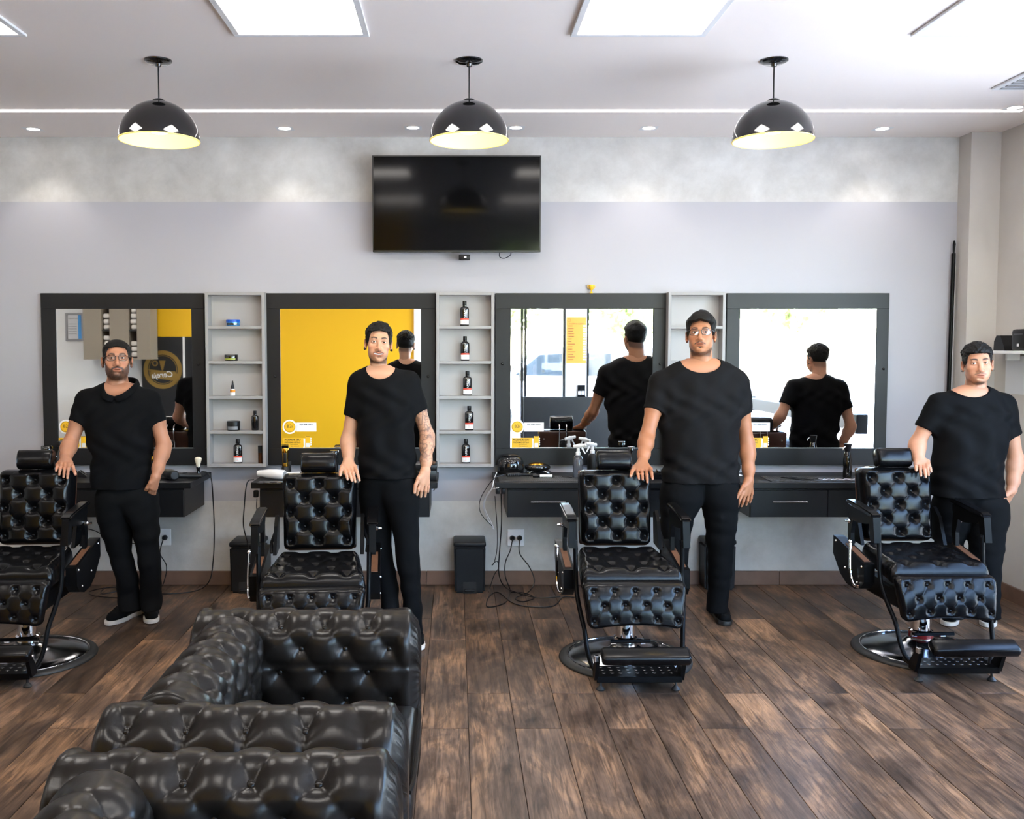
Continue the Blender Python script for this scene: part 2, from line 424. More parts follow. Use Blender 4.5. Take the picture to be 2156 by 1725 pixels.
for k in range(k0, k1):
    xc = .053+PW*(k+.5)
    off = 3.893 if k % 2 else 4.297
    j0 = int(math.floor((YF-off)/PL)); j1 = int(math.ceil((YB-off)/PL))
    for j in range(j0, j1):
        y0 = max(off+PL*j, YF); y1 = min(off+PL*(j+1), YB); x0 = max(xc-PW/2, XL); x1 = min(xc+PW/2, XR)
        if y1-y0 < .02 or x1-x0 < .02: continue
        seen = y1 > 2.0 and abs(xc) < .62*y1+.3
        if not seen: rest.box(((x0+x1)/2, (y0+y1)/2, -.005), (x1-x0-.0024, y1-y0-.0024, .010)); continue
        if y1-y0 > PL-.01 and x1-x0 > PW-.001: me = pm
        else:
            me = bpy.data.meshes.new('plank'); q = B((0,0,-.005), (x1-x0-.0024, y1-y0-.0024, .010), .0012)
            me.from_pydata(q.v, [], q.f); me.materials.append(M['floor_plank']); me.update()
        o = bpy.data.objects.new('plank', me); COL.objects.link(o); o.parent = floor; o.location = ((x0+x1)/2, (y0+y1)/2, 0)
ro = obj('plank_field', rest, 'floor_plank', floor, 0); ro['kind'] = 'stuff'

# ================================================================== lights of the room
def panel_light(x, y, label):
    t = thing('ceiling_panel_light', label, 'ceiling light', (x, y, ZC), 0, 'square ceiling panels')
    h = .30; fr = MB()
    for a, b, c, d in ((-h, h, -h, -h+.028), (-h, h, h-.028, h), (-h, -h+.028, -h+.028, h-.028), (h-.028, h, -h+.028, h-.028)):
        fr.box(((a+b)/2, (c+d)/2, -.006), (b-a, d-c, .012), .002)
    obj('frame', fr, 'white_plastic', t, 0)
    obj('diffuser', B((0,0,-.004), (2*h-.056, 2*h-.056, .006)), 'panel_glow', t, 0)
for x, lab in ((-2.21, 'square white ceiling panel light above the bearded man'), (-.685, 'square white ceiling panel light over the smiling man'),
               (.81, 'square white ceiling panel light over the tall man with glasses'), (2.325, 'square white ceiling panel light next to the ceiling vent')):
    panel_light(x, 3.95, lab)
for x in (-5.3, -3.75, -2.21, -.685, .81, 2.325): panel_light(x, 1.2, 'added square white ceiling panel light in the unseen row by the shop front')  # out-of-view panels added for light; the leftmost brightens the white wall
def downlight(x, y, label, grp='recessed downlights'):
    t = thing('downlight', label, 'downlight', (x, y, ZC), 0, grp)
    fr = MB(); h = .055
    vs = []; fs = []; n = 24; sq = []
    for i in range(n):
        a = 2*PI*i/n; c, s_ = math.cos(a), math.sin(a); q = h/max(abs(c), abs(s_)); vs.append((c*q, s_*q, -.004)); vs.append((c*.042, s_*.042, -.005))
    for i in range(n): j = (i+1) % n; fs.append((2*i, 2*j, 2*j+1, 2*i+1))
    fr.add(vs, fs); fr.lathe([(.042, -.005), (.036, -.001)], n, None, False)
    obj('trim_ring', fr, 'white_plastic', t, 0)
    obj('lens', MB().lathe([(0, -.003), (.037, -.003)], 20, None, False), 'downlight_glow', t, 0)
    l = bpy.data.lights.new('spot', 'SPOT'); l.energy = 7; l.spot_size = math.radians(95); l.spot_blend = .6; l.color = (1, .95, .88); l.shadow_soft_size = .03
    o = bpy.data.objects.new('beam', l); COL.objects.link(o); o.parent = t; o.location = (0, 0, -.012)
for x, y, lab in ((-2.70, 6.06, 'recessed downlight above the mirror with the certificate reflection'), (-1.09, 6.04, 'recessed downlight above the mirror showing yellow'),
                  (-.272, 6.02, 'recessed downlight beside the middle pendant, above one edge of the television'), (.381, 6.02, 'recessed downlight above the television, next to the middle pendant lamp'),
                  (1.226, 6.03, 'recessed downlight above the mirror with the trophy on top'), (2.72, 6.05, 'recessed downlight above the mirror by the corner pier'),
                  (3.25, 5.52, 'recessed downlight by the end of the light strip')):
    downlight(x, y, lab)
tag(obj('led_strip', B2(-4.6, 3.33, 5.585, 5.610, ZC-.006, ZC+.002), 'strip_glow', None, 0), 'long thin white light strip let into the ceiling', 'light strip')
def pendant(x, y, label):
    t = thing('pendant_lamp', label, 'pendant lamp', (x, y, 2.625), 0, 'black dome pendants')
    R = .193
    out = [(R*math.cos(a), .19*math.sin(a)) for a in [i*PI/2/16 for i in range(16)]]+[(.012, .19)]
    obj('shade', MB().lathe(out, 48, None, False), 'black_gloss', t, 80)
    inn = [((R-.004)*math.cos(a), .002+.184*math.sin(a)) for a in [i*PI/2/16 for i in range(16)]]+[(0, .186)]
    sh = obj('shade_lining', MB().lathe(inn, 48, None, False), 'lamp_yellow', t, 80, fix=False)
    obj('rim', MB().tube([((R-.002)*math.cos(2*PI*i/48), (R-.002)*math.sin(2*PI*i/48), 0) for i in range(48)], .0035, 6, True), 'lamp_yellow', t)
    obj('cap', MB().lathe([(.026, .186), (.03, .193), (.018, .20), (0, .202)], 20), 'black_plastic', t)
    obj('cord', MB().cyl((0,0,.198), (0,0,ZC-2.625-.018), .0035, 8), 'black_plastic', t)
    obj('canopy', MB().lathe([(0, ZC-2.625-.03), (.012, ZC-2.625-.03), (.016, ZC-2.625-.018), (.05, ZC-2.625-.015), (.066, ZC-2.625-.006), (.067, ZC-2.625)], 32), 'black_gloss', t)
    b = obj('bulb', MB().lathe([(0, .035), (.036, .037), (.050, .048), (.052, .058), (.046, .075), (.022, .11)], 24), 'bulb_glow', t, 80)
    obj('socket', MB().cyl((0,0,.11), (0,0,.184), .020, 16), 'white_plastic', t)
pendant(-1.448, 4.63, 'black dome pendant lamp hanging above the bearded man')
pendant(.064, 4.63, 'black dome pendant lamp hanging in front of the television')
pendant(1.547, 4.63, 'black dome pendant lamp hanging above the tall man with glasses')
v = thing('air_vent', 'square white air vent in the ceiling beside the corner downlight', 'air vent', (3.05, 4.95, ZC))
obj('vent_frame', B((0,0,-.006), (.34, .34, .012), .003), 'white_plastic', v, 0)
for i in range(6): obj('slat', B((0, -.125+i*.05, -.014), (.28, .03, .004)), 'grey_sill', v, 0)
# ================================================================== mirrors
MZ0, MZ1 = .822, 1.976
def mirror(x0, x1, g0, g1, label, knobs):
    t = thing('wall_mirror', label, 'mirror', ((x0+x1)/2, YB, MZ0), 0, 'framed mirrors over the counters')
    c = (x0+x1)/2; w = (x1-x0)/2; a, b = g0-c, g1-c; z0, z1, H = .936-MZ0, 1.872-MZ0, MZ1-MZ0
    for nm, q in (('frame_rail', B2(-w, w, -.035, 0, z1, H, .002)), ('frame_rail', B2(-w, w, -.035, 0, 0, z0, .002)),
                  ('frame_stile', B2(-w, a, -.035, 0, z0, z1, .002)), ('frame_stile', B2(b, w, -.035, 0, z0, z1, .002))):
        obj(nm, q, 'black_frame', t, 0)
    obj('glass', B2(a, b, -.030, -.004, z0, z1), 'mirror', t, 0)
    obj('glass_edge', MB().box((c-c+(a+b)/2, -.031, z0+.003), (b-a, .004, .005)), 'mirror_edge', t, 0)
    for kx, kz in knobs:
        obj('knob', MB().lathe([(.008, 0), (.009, .004), (.006, .009), (0, .011)], 12, Matrix.Translation((kx-c, -.035, kz-MZ0)) @ Matrix.Rotation(PI/2, 4, 'X')), 'black_plastic', t)
    return t
mirror(-2.771, -1.684, -2.672, -1.767, 'black framed mirror reflecting a framed certificate and towel cabinet', ((-2.722, 1.5), (-1.725, 1.5)))
mirror(-1.277, -.138, -1.175, -.234, 'black framed mirror reflecting the yellow wall', ((-1.21, 1.42), (-.187, 1.42)))
mirror(.263, 1.416, .366, 1.316, 'black framed mirror with the yellow trophy sticker above it', ((.31, 1.505), (1.365, 1.505)))
mirror(1.808, 2.892, 1.897, 2.810, 'black framed mirror beside the tall black pole', ((1.85, 1.47), (2.862, 1.47)))

# ---- stickers at the lower corner of each glass
YG = YB-.0305
def welcome_sticker(x, z, label):
    t = thing('welcome_sticker', label, 'sticker', (x, YG, z), 0, 'round welcome stickers on the mirrors')
    rim = MB().lathe([(0, 0), (.048, 0), (.048, .0008), (0, .0008)], 40, Matrix.Rotation(PI/2, 4, 'X'))
    rim.box((.112, -.0004, -.001), (.134, .0008, .060))
    obj('backing', rim, 'sticker_white', t, 0)
    obj('disc', MB().lathe([(0, .0008), (.038, .0008), (.038, .0014), (0, .0014)], 40, Matrix.Rotation(PI/2, 4, 'X')), 'sticker_yellow', t, 0)
    obj('ring', MB().tube([(.034*math.cos(2*PI*i/40), -.0014, .034*math.sin(2*PI*i/40)) for i in range(40)], .0009, 5, True), 'ink', t)
    text('monogram', 'B2i', .030, 'ink', t, face_y(0, -.0016, .003))
    text('greeting', 'SEJA BEM-VINDO', .0125, 'ink', t, face_y(.113, -.0012, .016), .01)
def booking_sticker(x, z, label):
    t = thing('booking_sticker', label, 'sticker', (x, YG, z), 0, 'yellow booking stickers on the mirrors')
    obj('card', B((.073, -.0004, .034), (.146, .0008, .068)), 'sticker_yellow', t, 0)
    obj('hand', MB().prism([(.132,0),(.140,.012),(.138,.064),(.149,.064),(.149,0)], 'y', -.0014, -.0009), 'label_white', t, 0)
    ph = obj('phone', B((.167, -.0008, .040), (.034, .0016, .080), .0005), 'sticker_yellow', t, 0)
    obj('screen_patch', B((.167, -.0018, .019), (.025, .0008, .028)), 'label_white', t, 0)
    obj('phone_notch', B((.167, -.0018, .077), (.024, .0008, .003)), 'ink', t, 0)
    for i in range(4): obj('finger', MB().sphere((.187, -.001, .022+i*.014), (.005, .001, .006), 8, 6), 'label_white', t)
    text('line', 'AGENDE SEU', .0185, 'ink', t, face_y(.064, -.0012, .055), .022)
    text('line', 'PRÓXIMO ESTILO', .0135, 'ink', t, face_y(.064, -.0012, .037), .018)
    text('line', 'E ganhe benefícios', .0075, 'ink', t, face_y(.075, -.0012, .024))
    text('line', 'PELO NOSSO APP', .0075, 'ink', t, face_y(.080, -.0012, .012), .01)
for i, (u, u2, lab) in enumerate(((139, 124, 'behind the bearded man'), (610, 596, 'on the mirror reflecting yellow'), (1089, 1077, 'on the mirror under the trophy'), (1565, 1559, 'on the mirror by the black pole'))):
    p = at(u, 899, YG); welcome_sticker(p.x, p.z, 'round white and yellow monogram welcome sticker '+lab)
    p = at(u2, 942, YG); booking_sticker(p.x, .9385, 'small yellow booking advert sticker '+lab)

# ================================================================== box shelves
SD = .105
def shelf_unit(x0, x1, label):
    t = thing('wall_shelf', label, 'shelf unit', ((x0+x1)/2, YB, .819), 0, 'grey five-cell wall shelves')
    w = (x1-x0)/2; H = 1.979-.819; th = .020
    obj('side_panel', B2(-w, -w+th, -SD, 0, 0, H, .001), 'grey_mdf', t, 0); obj('side_panel', B2(w-th, w, -SD, 0, 0, H, .001), 'grey_mdf', t, 0)
    obj('top_panel', B2(-w+th, w-th, -SD, 0, H-th, H, .001), 'grey_mdf', t, 0); obj('bottom_panel', B2(-w+th, w-th, -SD, 0, 0, th, .001), 'grey_mdf', t, 0)
    obj('back_panel', B2(-w+th, w-th, -.010, -.001, th, H-th), 'grey_mdf_back', t, 0)
    zs = []
    for k in range(1, 5):
        z = H*k/5; obj('shelf_board', B2(-w+th, w-th, -SD+.001, -.010, z-th/2, z+th/2, .001), 'grey_mdf', t, 0); zs.append(.819+z+th/2)
    return [.819+th]+zs
S1 = shelf_unit(-1.657, -1.264, 'grey wall shelf holding jars and one dropper bottle')
S2 = shelf_unit(-.131, .253, 'grey wall shelf with a black bottle in each cell')
S3 = shelf_unit(1.402, 1.781, 'empty grey wall shelf behind the tall man with glasses')
def bottle(x, z, label, y=6.235, s=1.0, plain=False, grp=None):
    t = thing('shampoo_bottle', label, 'bottle', (x, y, z+.0003), 0, grp)
    R = Matrix.Diagonal((s, .62*s, s, 1))
    obj('body', MB().lathe([(0,0),(.027,0),(.0295,.003),(.0295,.108),(.028,.118),(.018,.127),(.012,.130),(.012,.134),(0,.134)], 28, R), 'black_gloss', t, 50)
    obj('cap', MB().lathe([(0,.133),(.0125,.133),(.0135,.135),(.0135,.160),(.012,.164),(0,.164)], 20, Matrix.Diagonal((s, s*.9, s, 1))), 'black_plastic', t, 50)
    if not plain:
        def wrap(z0, z1, w, mt, nm):
            n = 9; vs = []; fs = []
            for i in range(n):
                a = -w+2*w*i/(n-1); xx = .0302*math.sin(a)*s; yy = -.0302*.62*s*math.cos(a)-.0006
                vs += [(xx, yy, z0*s), (xx, yy, z1*s)]
            for i in range(n-1): fs.append((2*i, 2*i+2, 2*i+3, 2*i+1))
            return obj(nm, MB().add(vs, fs), mt, t, 60, fix=False)
        wrap(.010, .040, 1.15, 'label_white', 'label'); wrap(.040, .051, 1.15, 'label_red', 'label_band')
        for k, ww in enumerate((.5, .32, .42)): wrap(.020+k*.006, .0216+k*.006, ww*.6, 'ink_grey' if k else 'label_red', 'label_line')
        text('lettering', 'URBAN', .018, 'label_white', t, Matrix.Translation((.002*s, -.0302*.62*s-.0006, .085*s)) @ Matrix.Rotation(PI/2, 4, 'Y') @ Matrix.Rotation(PI/2, 4, 'Z') @ Matrix.Rotation(PI/2, 4, 'Z') @ Matrix.Rotation(PI/2,4,'X') if False else
             Matrix.Translation((.002*s, -.0302*.62*s-.0006, .085*s)) @ Matrix.Rotation(PI/2, 4, 'X') @ Matrix.Rotation(PI/2, 4, 'Z'))
    return t
for k, (u, word) in enumerate(((981, 'lowest'), (988, 'second lowest'), (984, 'middle'), (979, 'second highest'), (978, 'topmost'))):
    bottle(at(u, 800, 6.235).x, S2[k], f'black bottle with white and red label in the {word} cell', grp='bottles in the matching shelf')
bottle(at(501, 960, 6.235).x, S1[0], 'black bottle with white and red label below the short black jar')
bottle(at(537, 890, 6.235).x, S1[1], 'slim plain black bottle next to the short black jar', s=.80, plain=True)
t = thing('spray_can', 'brown and black slim flask at the shelf side wall', 'bottle', (at(549, 960, 6.24).x-.004, 6.24, S1[0]+.0003))
obj('body', MB().lathe([(0,0),(.013,0),(.014,.004),(.014,.07),(0,.07)], 16), 'amber_glass', t); obj('cap', MB().lathe([(0,.07),(.0145,.07),(.0145,.118),(0,.118)], 16), 'black_plastic', t)
def jar(x, z, r, h, lid, body, lab, label, y=6.235, labcol=None):
    t = thing('pomade_jar', label, 'jar', (x, y, z+.0003))
    hb = h*.52
    obj('body', MB().lathe([(0,0),(r*.93,0),(r*.97,.003),(r*.97,hb),(0,hb)], 28), body, t, 50)
    obj('lid', MB().lathe([(0,hb),(r,hb),(r,h-.003),(r*.97,h),(0,h)], 28), lid, t, 50)
    n = 9; vs = []; fs = []
    for i in range(n):
        a = -.9+1.8*i/(n-1); vs += [(r*.975*math.sin(a), -r*.975*math.cos(a)-.0004, .006), (r*.975*math.sin(a), -r*.975*math.cos(a)-.0004, hb-.004)]
    for i in range(n-1): fs.append((2*i, 2*i+2, 2*i+3, 2*i+1))
    obj('label', MB().add(vs, fs), lab, t, 60, fix=False)
jar(at(491, 680, 6.235).x, S1[4], .046, .042, 'blue_jar', 'blue_foil', 'black_gloss', 'low jar with bright blue lid')
jar(at(487, 755, 6.235).x, S1[3], .045, .042, 'black_gloss', 'black_gloss', 'olive_label', 'low black jar with greenish label')
jar(at(492, 900, 6.235).x, S1[1], .044, .062, 'black_plastic', 'black_plastic', 'ink_grey', 'tall black jar with small grey label')
t = thing('dropper_bottle', 'small dropper bottle with orange and white label', 'bottle', (at(490, 830, 6.235).x, 6.235, S1[2]+.0003))
obj('body', MB().lathe([(0,0),(.017,0),(.017,.035),(.013,.045),(0,.045)], 20), 'label_white', t, 50)
obj('label', MB().lathe([(.0173,.022),(.0173,.040)], 20, None, False), 'label_orange', t, 60)
obj('dropper', MB().lathe([(0,.044),(.013,.044),(.011,.062),(.007,.075),(.0055,.092),(.003,.1),(0,.1)], 16), 'black_plastic', t, 50)

# ================================================================== wall counters
YV = 5.80; ZT = .772
def vanity(x0, x1, seam, label, il=.05, ir=.05, hand=None):
    t = thing('wall_counter', label, 'counter', ((x0+x1)/2, YB, .55), 0, 'wall-hung black counters')
    c = (x0+x1)/2; w = (x1-x0)/2
    obj('worktop', B2(-w, w, YV-YB, 0, .735-.55, ZT-.55, .003), 'counter_black', t, 0)
    a, b = -w+il, w-ir
    obj('cabinet_body', B2(a, b, YV+.03-YB, -.001, 0, .735-.55), 'counter_black', t, 0)
    s = seam-c
    d = obj('drawer', B2(a+.002, s-.002, YV+.012-YB, YV+.03-YB, .003, .172, .0015), 'counter_black', t, 0)
    r = obj('cabinet_door', B2(s+.002, b-.002, YV+.012-YB, YV+.03-YB, .003, .172, .0015), 'counter_black', t, 0)
    for part, m in ((d, (a+s)/2), (r, (s+b)/2)):
        hb = MB().box((m, YV-.008-YB, .10), (.22, .008, .008), .002)
        for k in (-.1, .1): hb.box((m+k, YV+.004-YB, .10), (.008, .02, .006))
        obj('handle', hb, 'silver', part, 0)
vanity(-2.80, -1.656, -2.22, 'black wall counter with a hair dryer and shaving brush on it')
vanity(-1.28, -.116, -.70, 'black wall counter with the white hair dryer on it')
vanity(.246, 1.41, .83, 'black wall counter with spray bottles and tangled cables', il=.075)
vanity(1.777, 2.94, 2.328, 'black wall counter with scissors and comb set', il=.066)
def top(u, v, z=ZT): return onz(u, v, z+.0003)
def mat_(x0, x1, y0, y1, label, n):
    t = thing('tool_mat', label, 'mat', ((x0+x1)/2, (y0+y1)/2, ZT+.0003))
    w, h = (x1-x0)/2, (y1-y0)/2
    obj('base', B2(-w, w, -h, h, 0, .004, .001), 'mat_rubber', t, 0)
    for i in range(n): obj('rib', B2(-w+.006+i*(2*w-.012)/n, -w+.006+(i+.55)*(2*w-.012)/n, -h+.01, h-.01, .004, .0055), 'mat_rubber', t, 0)
mat_(.27, .92, 5.83, 6.10, 'ribbed black rubber mat under the marker pen', 46)
mat_(1.98, 2.62, 5.83, 6.05, 'ribbed black rubber mat under the scissors', 40)

# ---- television
a, b = at(784, 329, 6.19), at(1138, 531, 6.19)
t = thing('television', 'large flat black television on the wall', 'television', ((a.x+b.x)/2, 6.19, b.z), 0); t.rotation_euler = (math.radians(2.0), 0, 0)
w, h = (b.x-a.x)/2, a.z-b.z
obj('body', B2(-w, w, .004, .045, 0, h, .004), 'tv_body', t, 0)
obj('bezel', MB().box((0,.0,h-.004), (2*w, .012, .008)).box((0,0,.006), (2*w, .012, .012)).box((-w+.004,0,h/2), (.008,.012,h)).box((w-.004,0,h/2), (.008,.012,h)), 'tv_body', t, 0)
obj('screen', B2(-w+.008, w-.008, -.002, .004, .012, h-.008), 'tv_screen', t, 0)
obj('logo_lip', B2(-.035, .025, -.004, .004, -.006, .001), 'tv_body', t, 0)
obj('wall_bracket', B2(-.2, .2, .045, .10, .15, h-.15), 'black_metal', t, 0)
t = thing('streaming_box', 'small black streaming box under the television edge', 'media box', (at(978, 538, 6.2).x, 6.21, at(978, 545, 6.2).z), 0)
obj('case', B((0, .02, .012), (.075, .05, .034), .006, 2), 'black_plastic', t); obj('mark', B((.005, -.0055, .012), (.016, .001, .012)), 'label_white', t, 0)
tag(obj('television_cable', MB().tube([at(1052, 531, 6.22), at(1052, 541, 6.215), at(1062, 544, 6.215), at(1074, 538, 6.215), at(1076, 531, 6.23)], .003, 6, smooth=6), 'black_plastic'), 'short black cable loop hanging under the television', 'cable')
# ---- trophy sticker
p = at(1245, 612, YB-.02)
t = thing('trophy', 'tiny yellow trophy cup above the mirror', 'trophy', (p.x, YB-.02, MZ1))
obj('cup', MB().lathe([(0,0),(.011,0),(.011,.005),(.004,.008),(.004,.02),(.012,.028),(.017,.042),(.017,.056),(0,.054)], 16), 'sticker_yellow', t, 50)
for s_ in (-1, 1): obj('handle', MB().tube([(s_*.016,0,.052), (s_*.024,0,.050), (s_*.022,0,.038), (s_*.012,0,.030)], .0025, 6, smooth=4), 'sticker_yellow', t)
# ---- black pole in the corner
tag(obj('pole', MB().tube([(3.29,6.262,0), (3.312,6.268,2.24)], .0125, 10).tube([(3.312,6.268,2.24), (3.314,6.268,2.30), (3.314,6.268,2.325)], [.006,.010,.004], 8), 'black_metal'), 'tall thin black pole standing in the corner by the pier', 'pole')

# ---- right wall shelf with devices
t = thing('wall_ledge', 'small white shelf on the end wall holding black devices', 'shelf', (XR, 5.85, 1.585))
obj('board', B((-.10, -.1, 0), (.20, .62, .018), .002), 'white_paint', t, 0); obj('bracket', B((-.05, .02, -.03), (.08, .02, .04)), 'white_paint', t, 0)
t = thing('router', 'black box speaker with rounded corners on the white shelf', 'speaker', (3.43, 5.62, 1.5945))
obj('case', B((0, 0, .066), (.12, .15, .13), .018, 3), 'black_plastic', t, 60); obj('slot', B((-.0605, 0, .10), (.002, .09, .003)), 'ink_grey', t, 0)
obj('mark', B((-.0605, .0, .035), (.002, .018, .016)), 'label_white', t, 0)
t = thing('desk_phone', 'black wedge-shaped phone stand on the white shelf', 'phone stand', (3.44, 5.86, 1.5945))
obj('case', MB().prism([(-.07,0),(.05,0),(.045,.06),(.02,.095),(-.02,.095),(-.06,.03)], 'x', -.05, .05), 'black_plastic', t, 0)
obj('cord', MB().tube([(.0,-.07,.005), (-.01,-.10,.05), (.0,-.13,.01)], .004, 6, smooth=5), 'black_plastic', t)
tag(obj('notice_sheet', B2(XR-.004, XR-.0005, 5.45, 6.02, 1.32, 1.56), 'paper_white', None, 0), 'blank pale sheet on the end wall below the white shelf', 'sheet')

# ---- wall sockets
def socket(u, v, label, plugs):
    p = at(u, v, YB); t = thing('wall_socket', label, 'socket', (p.x, YB-.0005, p.z), 0)
    obj('plate', B((0, -.005, 0), (.115, .010, .115), .004, 2), 'white_plastic', t, 0)
    for k in (-.025, .025):
        obj('outlet', MB().lathe([(0, .010), (.019, .010), (.019, .012), (.016, .0125), (0, .0122)], 20, Matrix.Translation((k, 0, 0)) @ Matrix.Rotation(PI/2, 4, 'X')), 'white_gloss', t, 0)
    return p
K1 = socket(343, 1131, 'white wall socket behind the bearded man', 1); K2 = socket(1086, 1132, 'white wall socket with two black plugs', 2)
def plug(p, label):
    t = thing('plug', label, 'plug', p)
    obj('body', MB().lathe([(0,-.003),(.017,-.003),(.019,.006),(.013,.03),(.006,.036),(0,.036)], 14, Matrix.Rotation(PI/2, 4, 'X')), 'black_plastic', t)
    return Vector(p)+Vector((0, -.036, 0))
q1 = plug((K1.x+.02, YB-.0165, K1.z), 'black plug in the socket behind the bearded man')
q2 = plug((K2.x-.025, YB-.0165, K2.z), 'black plug nearer the bin in the double socket'); q3 = plug((K2.x+.025, YB-.0165, K2.z), 'black plug nearer the barber chair in the double socket')
NC = [0]
def cord(label, pts, r=.0038, m='black_plastic', name='power_cable'):
    NC[0] += 1; pts = [Vector(q)+Vector((0, 0, .0082*(NC[0] % 3) if q[2] < .006 else 0)) for q in pts]
    return tag(obj(name, MB().tube(pts, r, 6, smooth=8), m), label, 'cord')
def fl(u, v, z=.0045): return onz(u, v, z)
cord('black cord from the socket behind the bearded man to the floor', [q1, at(337,1165,6.2), at(350,1190,6.2), at(348,1215,6.2), fl(338,1240), fl(310,1250), fl(240,1240), fl(190,1248), fl(200,1258), fl(260,1262), fl(300,1254)])
cord('black hair dryer cord drooping from the counter to the floor', [top(425,995)+Vector((0,-.01,.01)), at(443,1003,5.79), at(449,1060,5.79), at(451,1120,5.85), at(449,1180,5.95), at(440,1225,5.95), fl(410,1250), fl(340,1256), fl(270,1248), fl(215,1256), fl(225,1243), fl(275,1243)])
cord('black cord running along the wall to the socket behind the bearded man', [at(172,1112,6.25), at(200,1118,6.25), at(240,1138,6.25), at(300,1146,6.25), q1+Vector((-.05,0,-.02))], .003)
cord('black cord of the white hair dryer hanging to the bin', [at(534,1010,5.83), at(520,1018,5.77), at(514,1070,5.77), at(513,1110,5.8), at(522,1150,5.9), at(521,1200,5.95), at(520,1235,5.95), fl(530,1252), fl(548,1256)])
cord('thin black cord from the adapter under the counter', [at(541,1050,5.85), at(540,1070,5.9), at(545,1090,6.1), at(552,1130,6.2)], .0025)
cord('white cord hanging over the end of the counter', [at(1046,995,5.95), at(1040,1010,5.80), at(1035,1030,5.76), at(1018,1060,5.9), at(1025,1090,6.0), at(1040,1115,6.0), at(1034,1100,6.0), at(1020,1066,6.0), at(1030,1035,5.9), at(1050,1027,5.77)], .003, 'cord_white')
cord('thin black cord looping from the counter end', [at(1060,1000,5.9), at(1038,1010,5.78), at(1012,1050,5.9), at(1012,1080,6.0), at(1036,1108,6.0), at(1040,1112,6.0)], .0025)
cord('thin black cord with a knot hanging by the bin', [at(1042,1045,5.82), at(1047,1120,5.95), at(1046,1160,6.0), at(1040,1186,6.05), at(1036,1190,6.05), at(1046,1182,6.05), at(1050,1195,6.05), at(1040,1212,6.1), fl(1032,1242), fl(1029,1252)], .0025)
cord('black cord curving to floor loops from the plug nearer the bin', [q2, at(1074,1160,6.2), at(1064,1185,6.15), at(1064,1215,6.1), fl(1074,1246), fl(1062,1270), fl(1026,1278), fl(1030,1256), fl(1050,1248), fl(1080,1270), fl(1120,1278), fl(1165,1276), fl(1185,1258), fl(1210,1258)])
cord('black cord swinging over the boards from the plug nearer the barber chair', [q3, at(1094,1165,6.2), at(1115,1195,6.15), at(1125,1225,6.1), fl(1112,1250), fl(1085,1262), fl(1100,1270), fl(1125,1262), fl(1105,1252), fl(1076,1250)])
cord('black cord dropping straight from the counter adapter', [at(1055,1040,5.82), at(1056,1100,5.95), at(1052,1160,6.05), at(1050,1205,6.1), fl(1060,1238), fl(1085,1252), fl(1130,1264), fl(1180,1262)])
t = thing('power_adapter', 'black power adapters hanging under the counter end', 'adapter', at(1048, 1030, 5.84))
for k in range(2): obj('block', B((k*.035, 0, -.012), (.028, .03, .038), .006, 2), 'black_plastic', t)
t = thing('adapter_block', 'black adapter under the counter with the white hair dryer', 'adapter', at(539, 1040, 5.85)); obj('block', B((0,0,0), (.03,.03,.045), .006, 2), 'black_plastic', t)

# ---- pedal bins
def bin_(u, v, label, y=None):
    p = onz(u, v, 0); t = thing('pedal_bin', label, 'bin', (p.x, p.y+.12, .0003), 0, 'black pedal bins along the wall')
    w0, w1, d = .099, .104, .12
    vs = [(-w0,-d,0),(w0,-d,0),(w0,d*.9,0),(-w0,d*.9,0),(-w1,-d,.305),(w1,-d,.305),(w1,d*.9,.305),(-w1,d*.9,.305)]
    bm = bmesh.new(); vv = [bm.verts.new(x) for x in vs]
    for f in ((3,2,1,0),(4,5,6,7),(0,1,5,4),(1,2,6,5),(2,3,7,6),(3,0,4,7)): bm.faces.new([vv[i] for i in f])
    bmesh.ops.bevel(bm, geom=bm.edges[:], offset=.014, segments=3, affect='EDGES'); bm.verts.index_update()
    m = MB().add([x.co for x in bm.verts], [[x.index for x in f.verts] for f in bm.faces]); bm.free()
    obj('body', m, 'bin_plastic', t, 40)
    obj('lid', MB().box((0, -.006, .322), (.214, .236, .034), .013, None, 3), 'bin_plastic', t, 40)
    obj('pedal_recess', MB().prism([(-.045,.0),(.045,.0),(.042,.075),(-.042,.075)], 'y', -d-.0015, -d+.01), 'black_matte', t, 0)
    obj('pedal', MB().box((0, -d-.006, .022), (.07, .03, .018), .005, None, 2), 'bin_plastic', t, 0)
bin_(989, 1250, 'black pedal bin standing under the bottle shelf')
bin_(517, 1250, 'black pedal bin behind the arm of the barber chair'); bin_(1516, 1244, 'black pedal bin behind the legs of the tall man')
# ================================================================== things on the counters
def clipper(p, label, body, rz=0, lean=0, h=.16):
    t = thing('hair_clipper', label, 'hair clipper', p, rz); t.rotation_euler = (lean, 0, rz)
    pr = [(0,0),(.016,.002),(.021,.02),(.018,.07),(.022,.11),(.024,.13),(.019,.138),(0,.14)]
    obj('body', MB().lathe(pr, 16, Matrix.Diagonal((1, .75, h/.16, 1))), body, t, 50)
    obj('grip', MB().box((0, -.014, h*.45), (.022, .010, h*.42), .004, None, 2), 'black_plastic', t)
    obj('blade', MB().box((0, -.004, h*.90), (.044, .018, .018), .002), 'black_metal', t, 0)
    tb = MB()
    for i in range(9): tb.box((-.019+i*.0048, -.004, h*.90+.013), (.0022, .012, .010))
    obj('blade_teeth', tb, 'black_metal', t, 0)
    return t
def stand(p, label):
    t = thing('charging_stand', label, 'charging stand', p)
    obj('base', MB().lathe([(0,0),(.036,0),(.036,.012),(.03,.03),(.024,.055),(.02,.06),(0,.05)], 20), 'black_plastic', t, 50)
    obj('backplate', MB().box((.012, .022, .05), (.045, .010, .08), .004, None, 2), 'black_plastic', t)
p = top(601, 1001); stand(p, 'black charging stand holding the gold clipper')
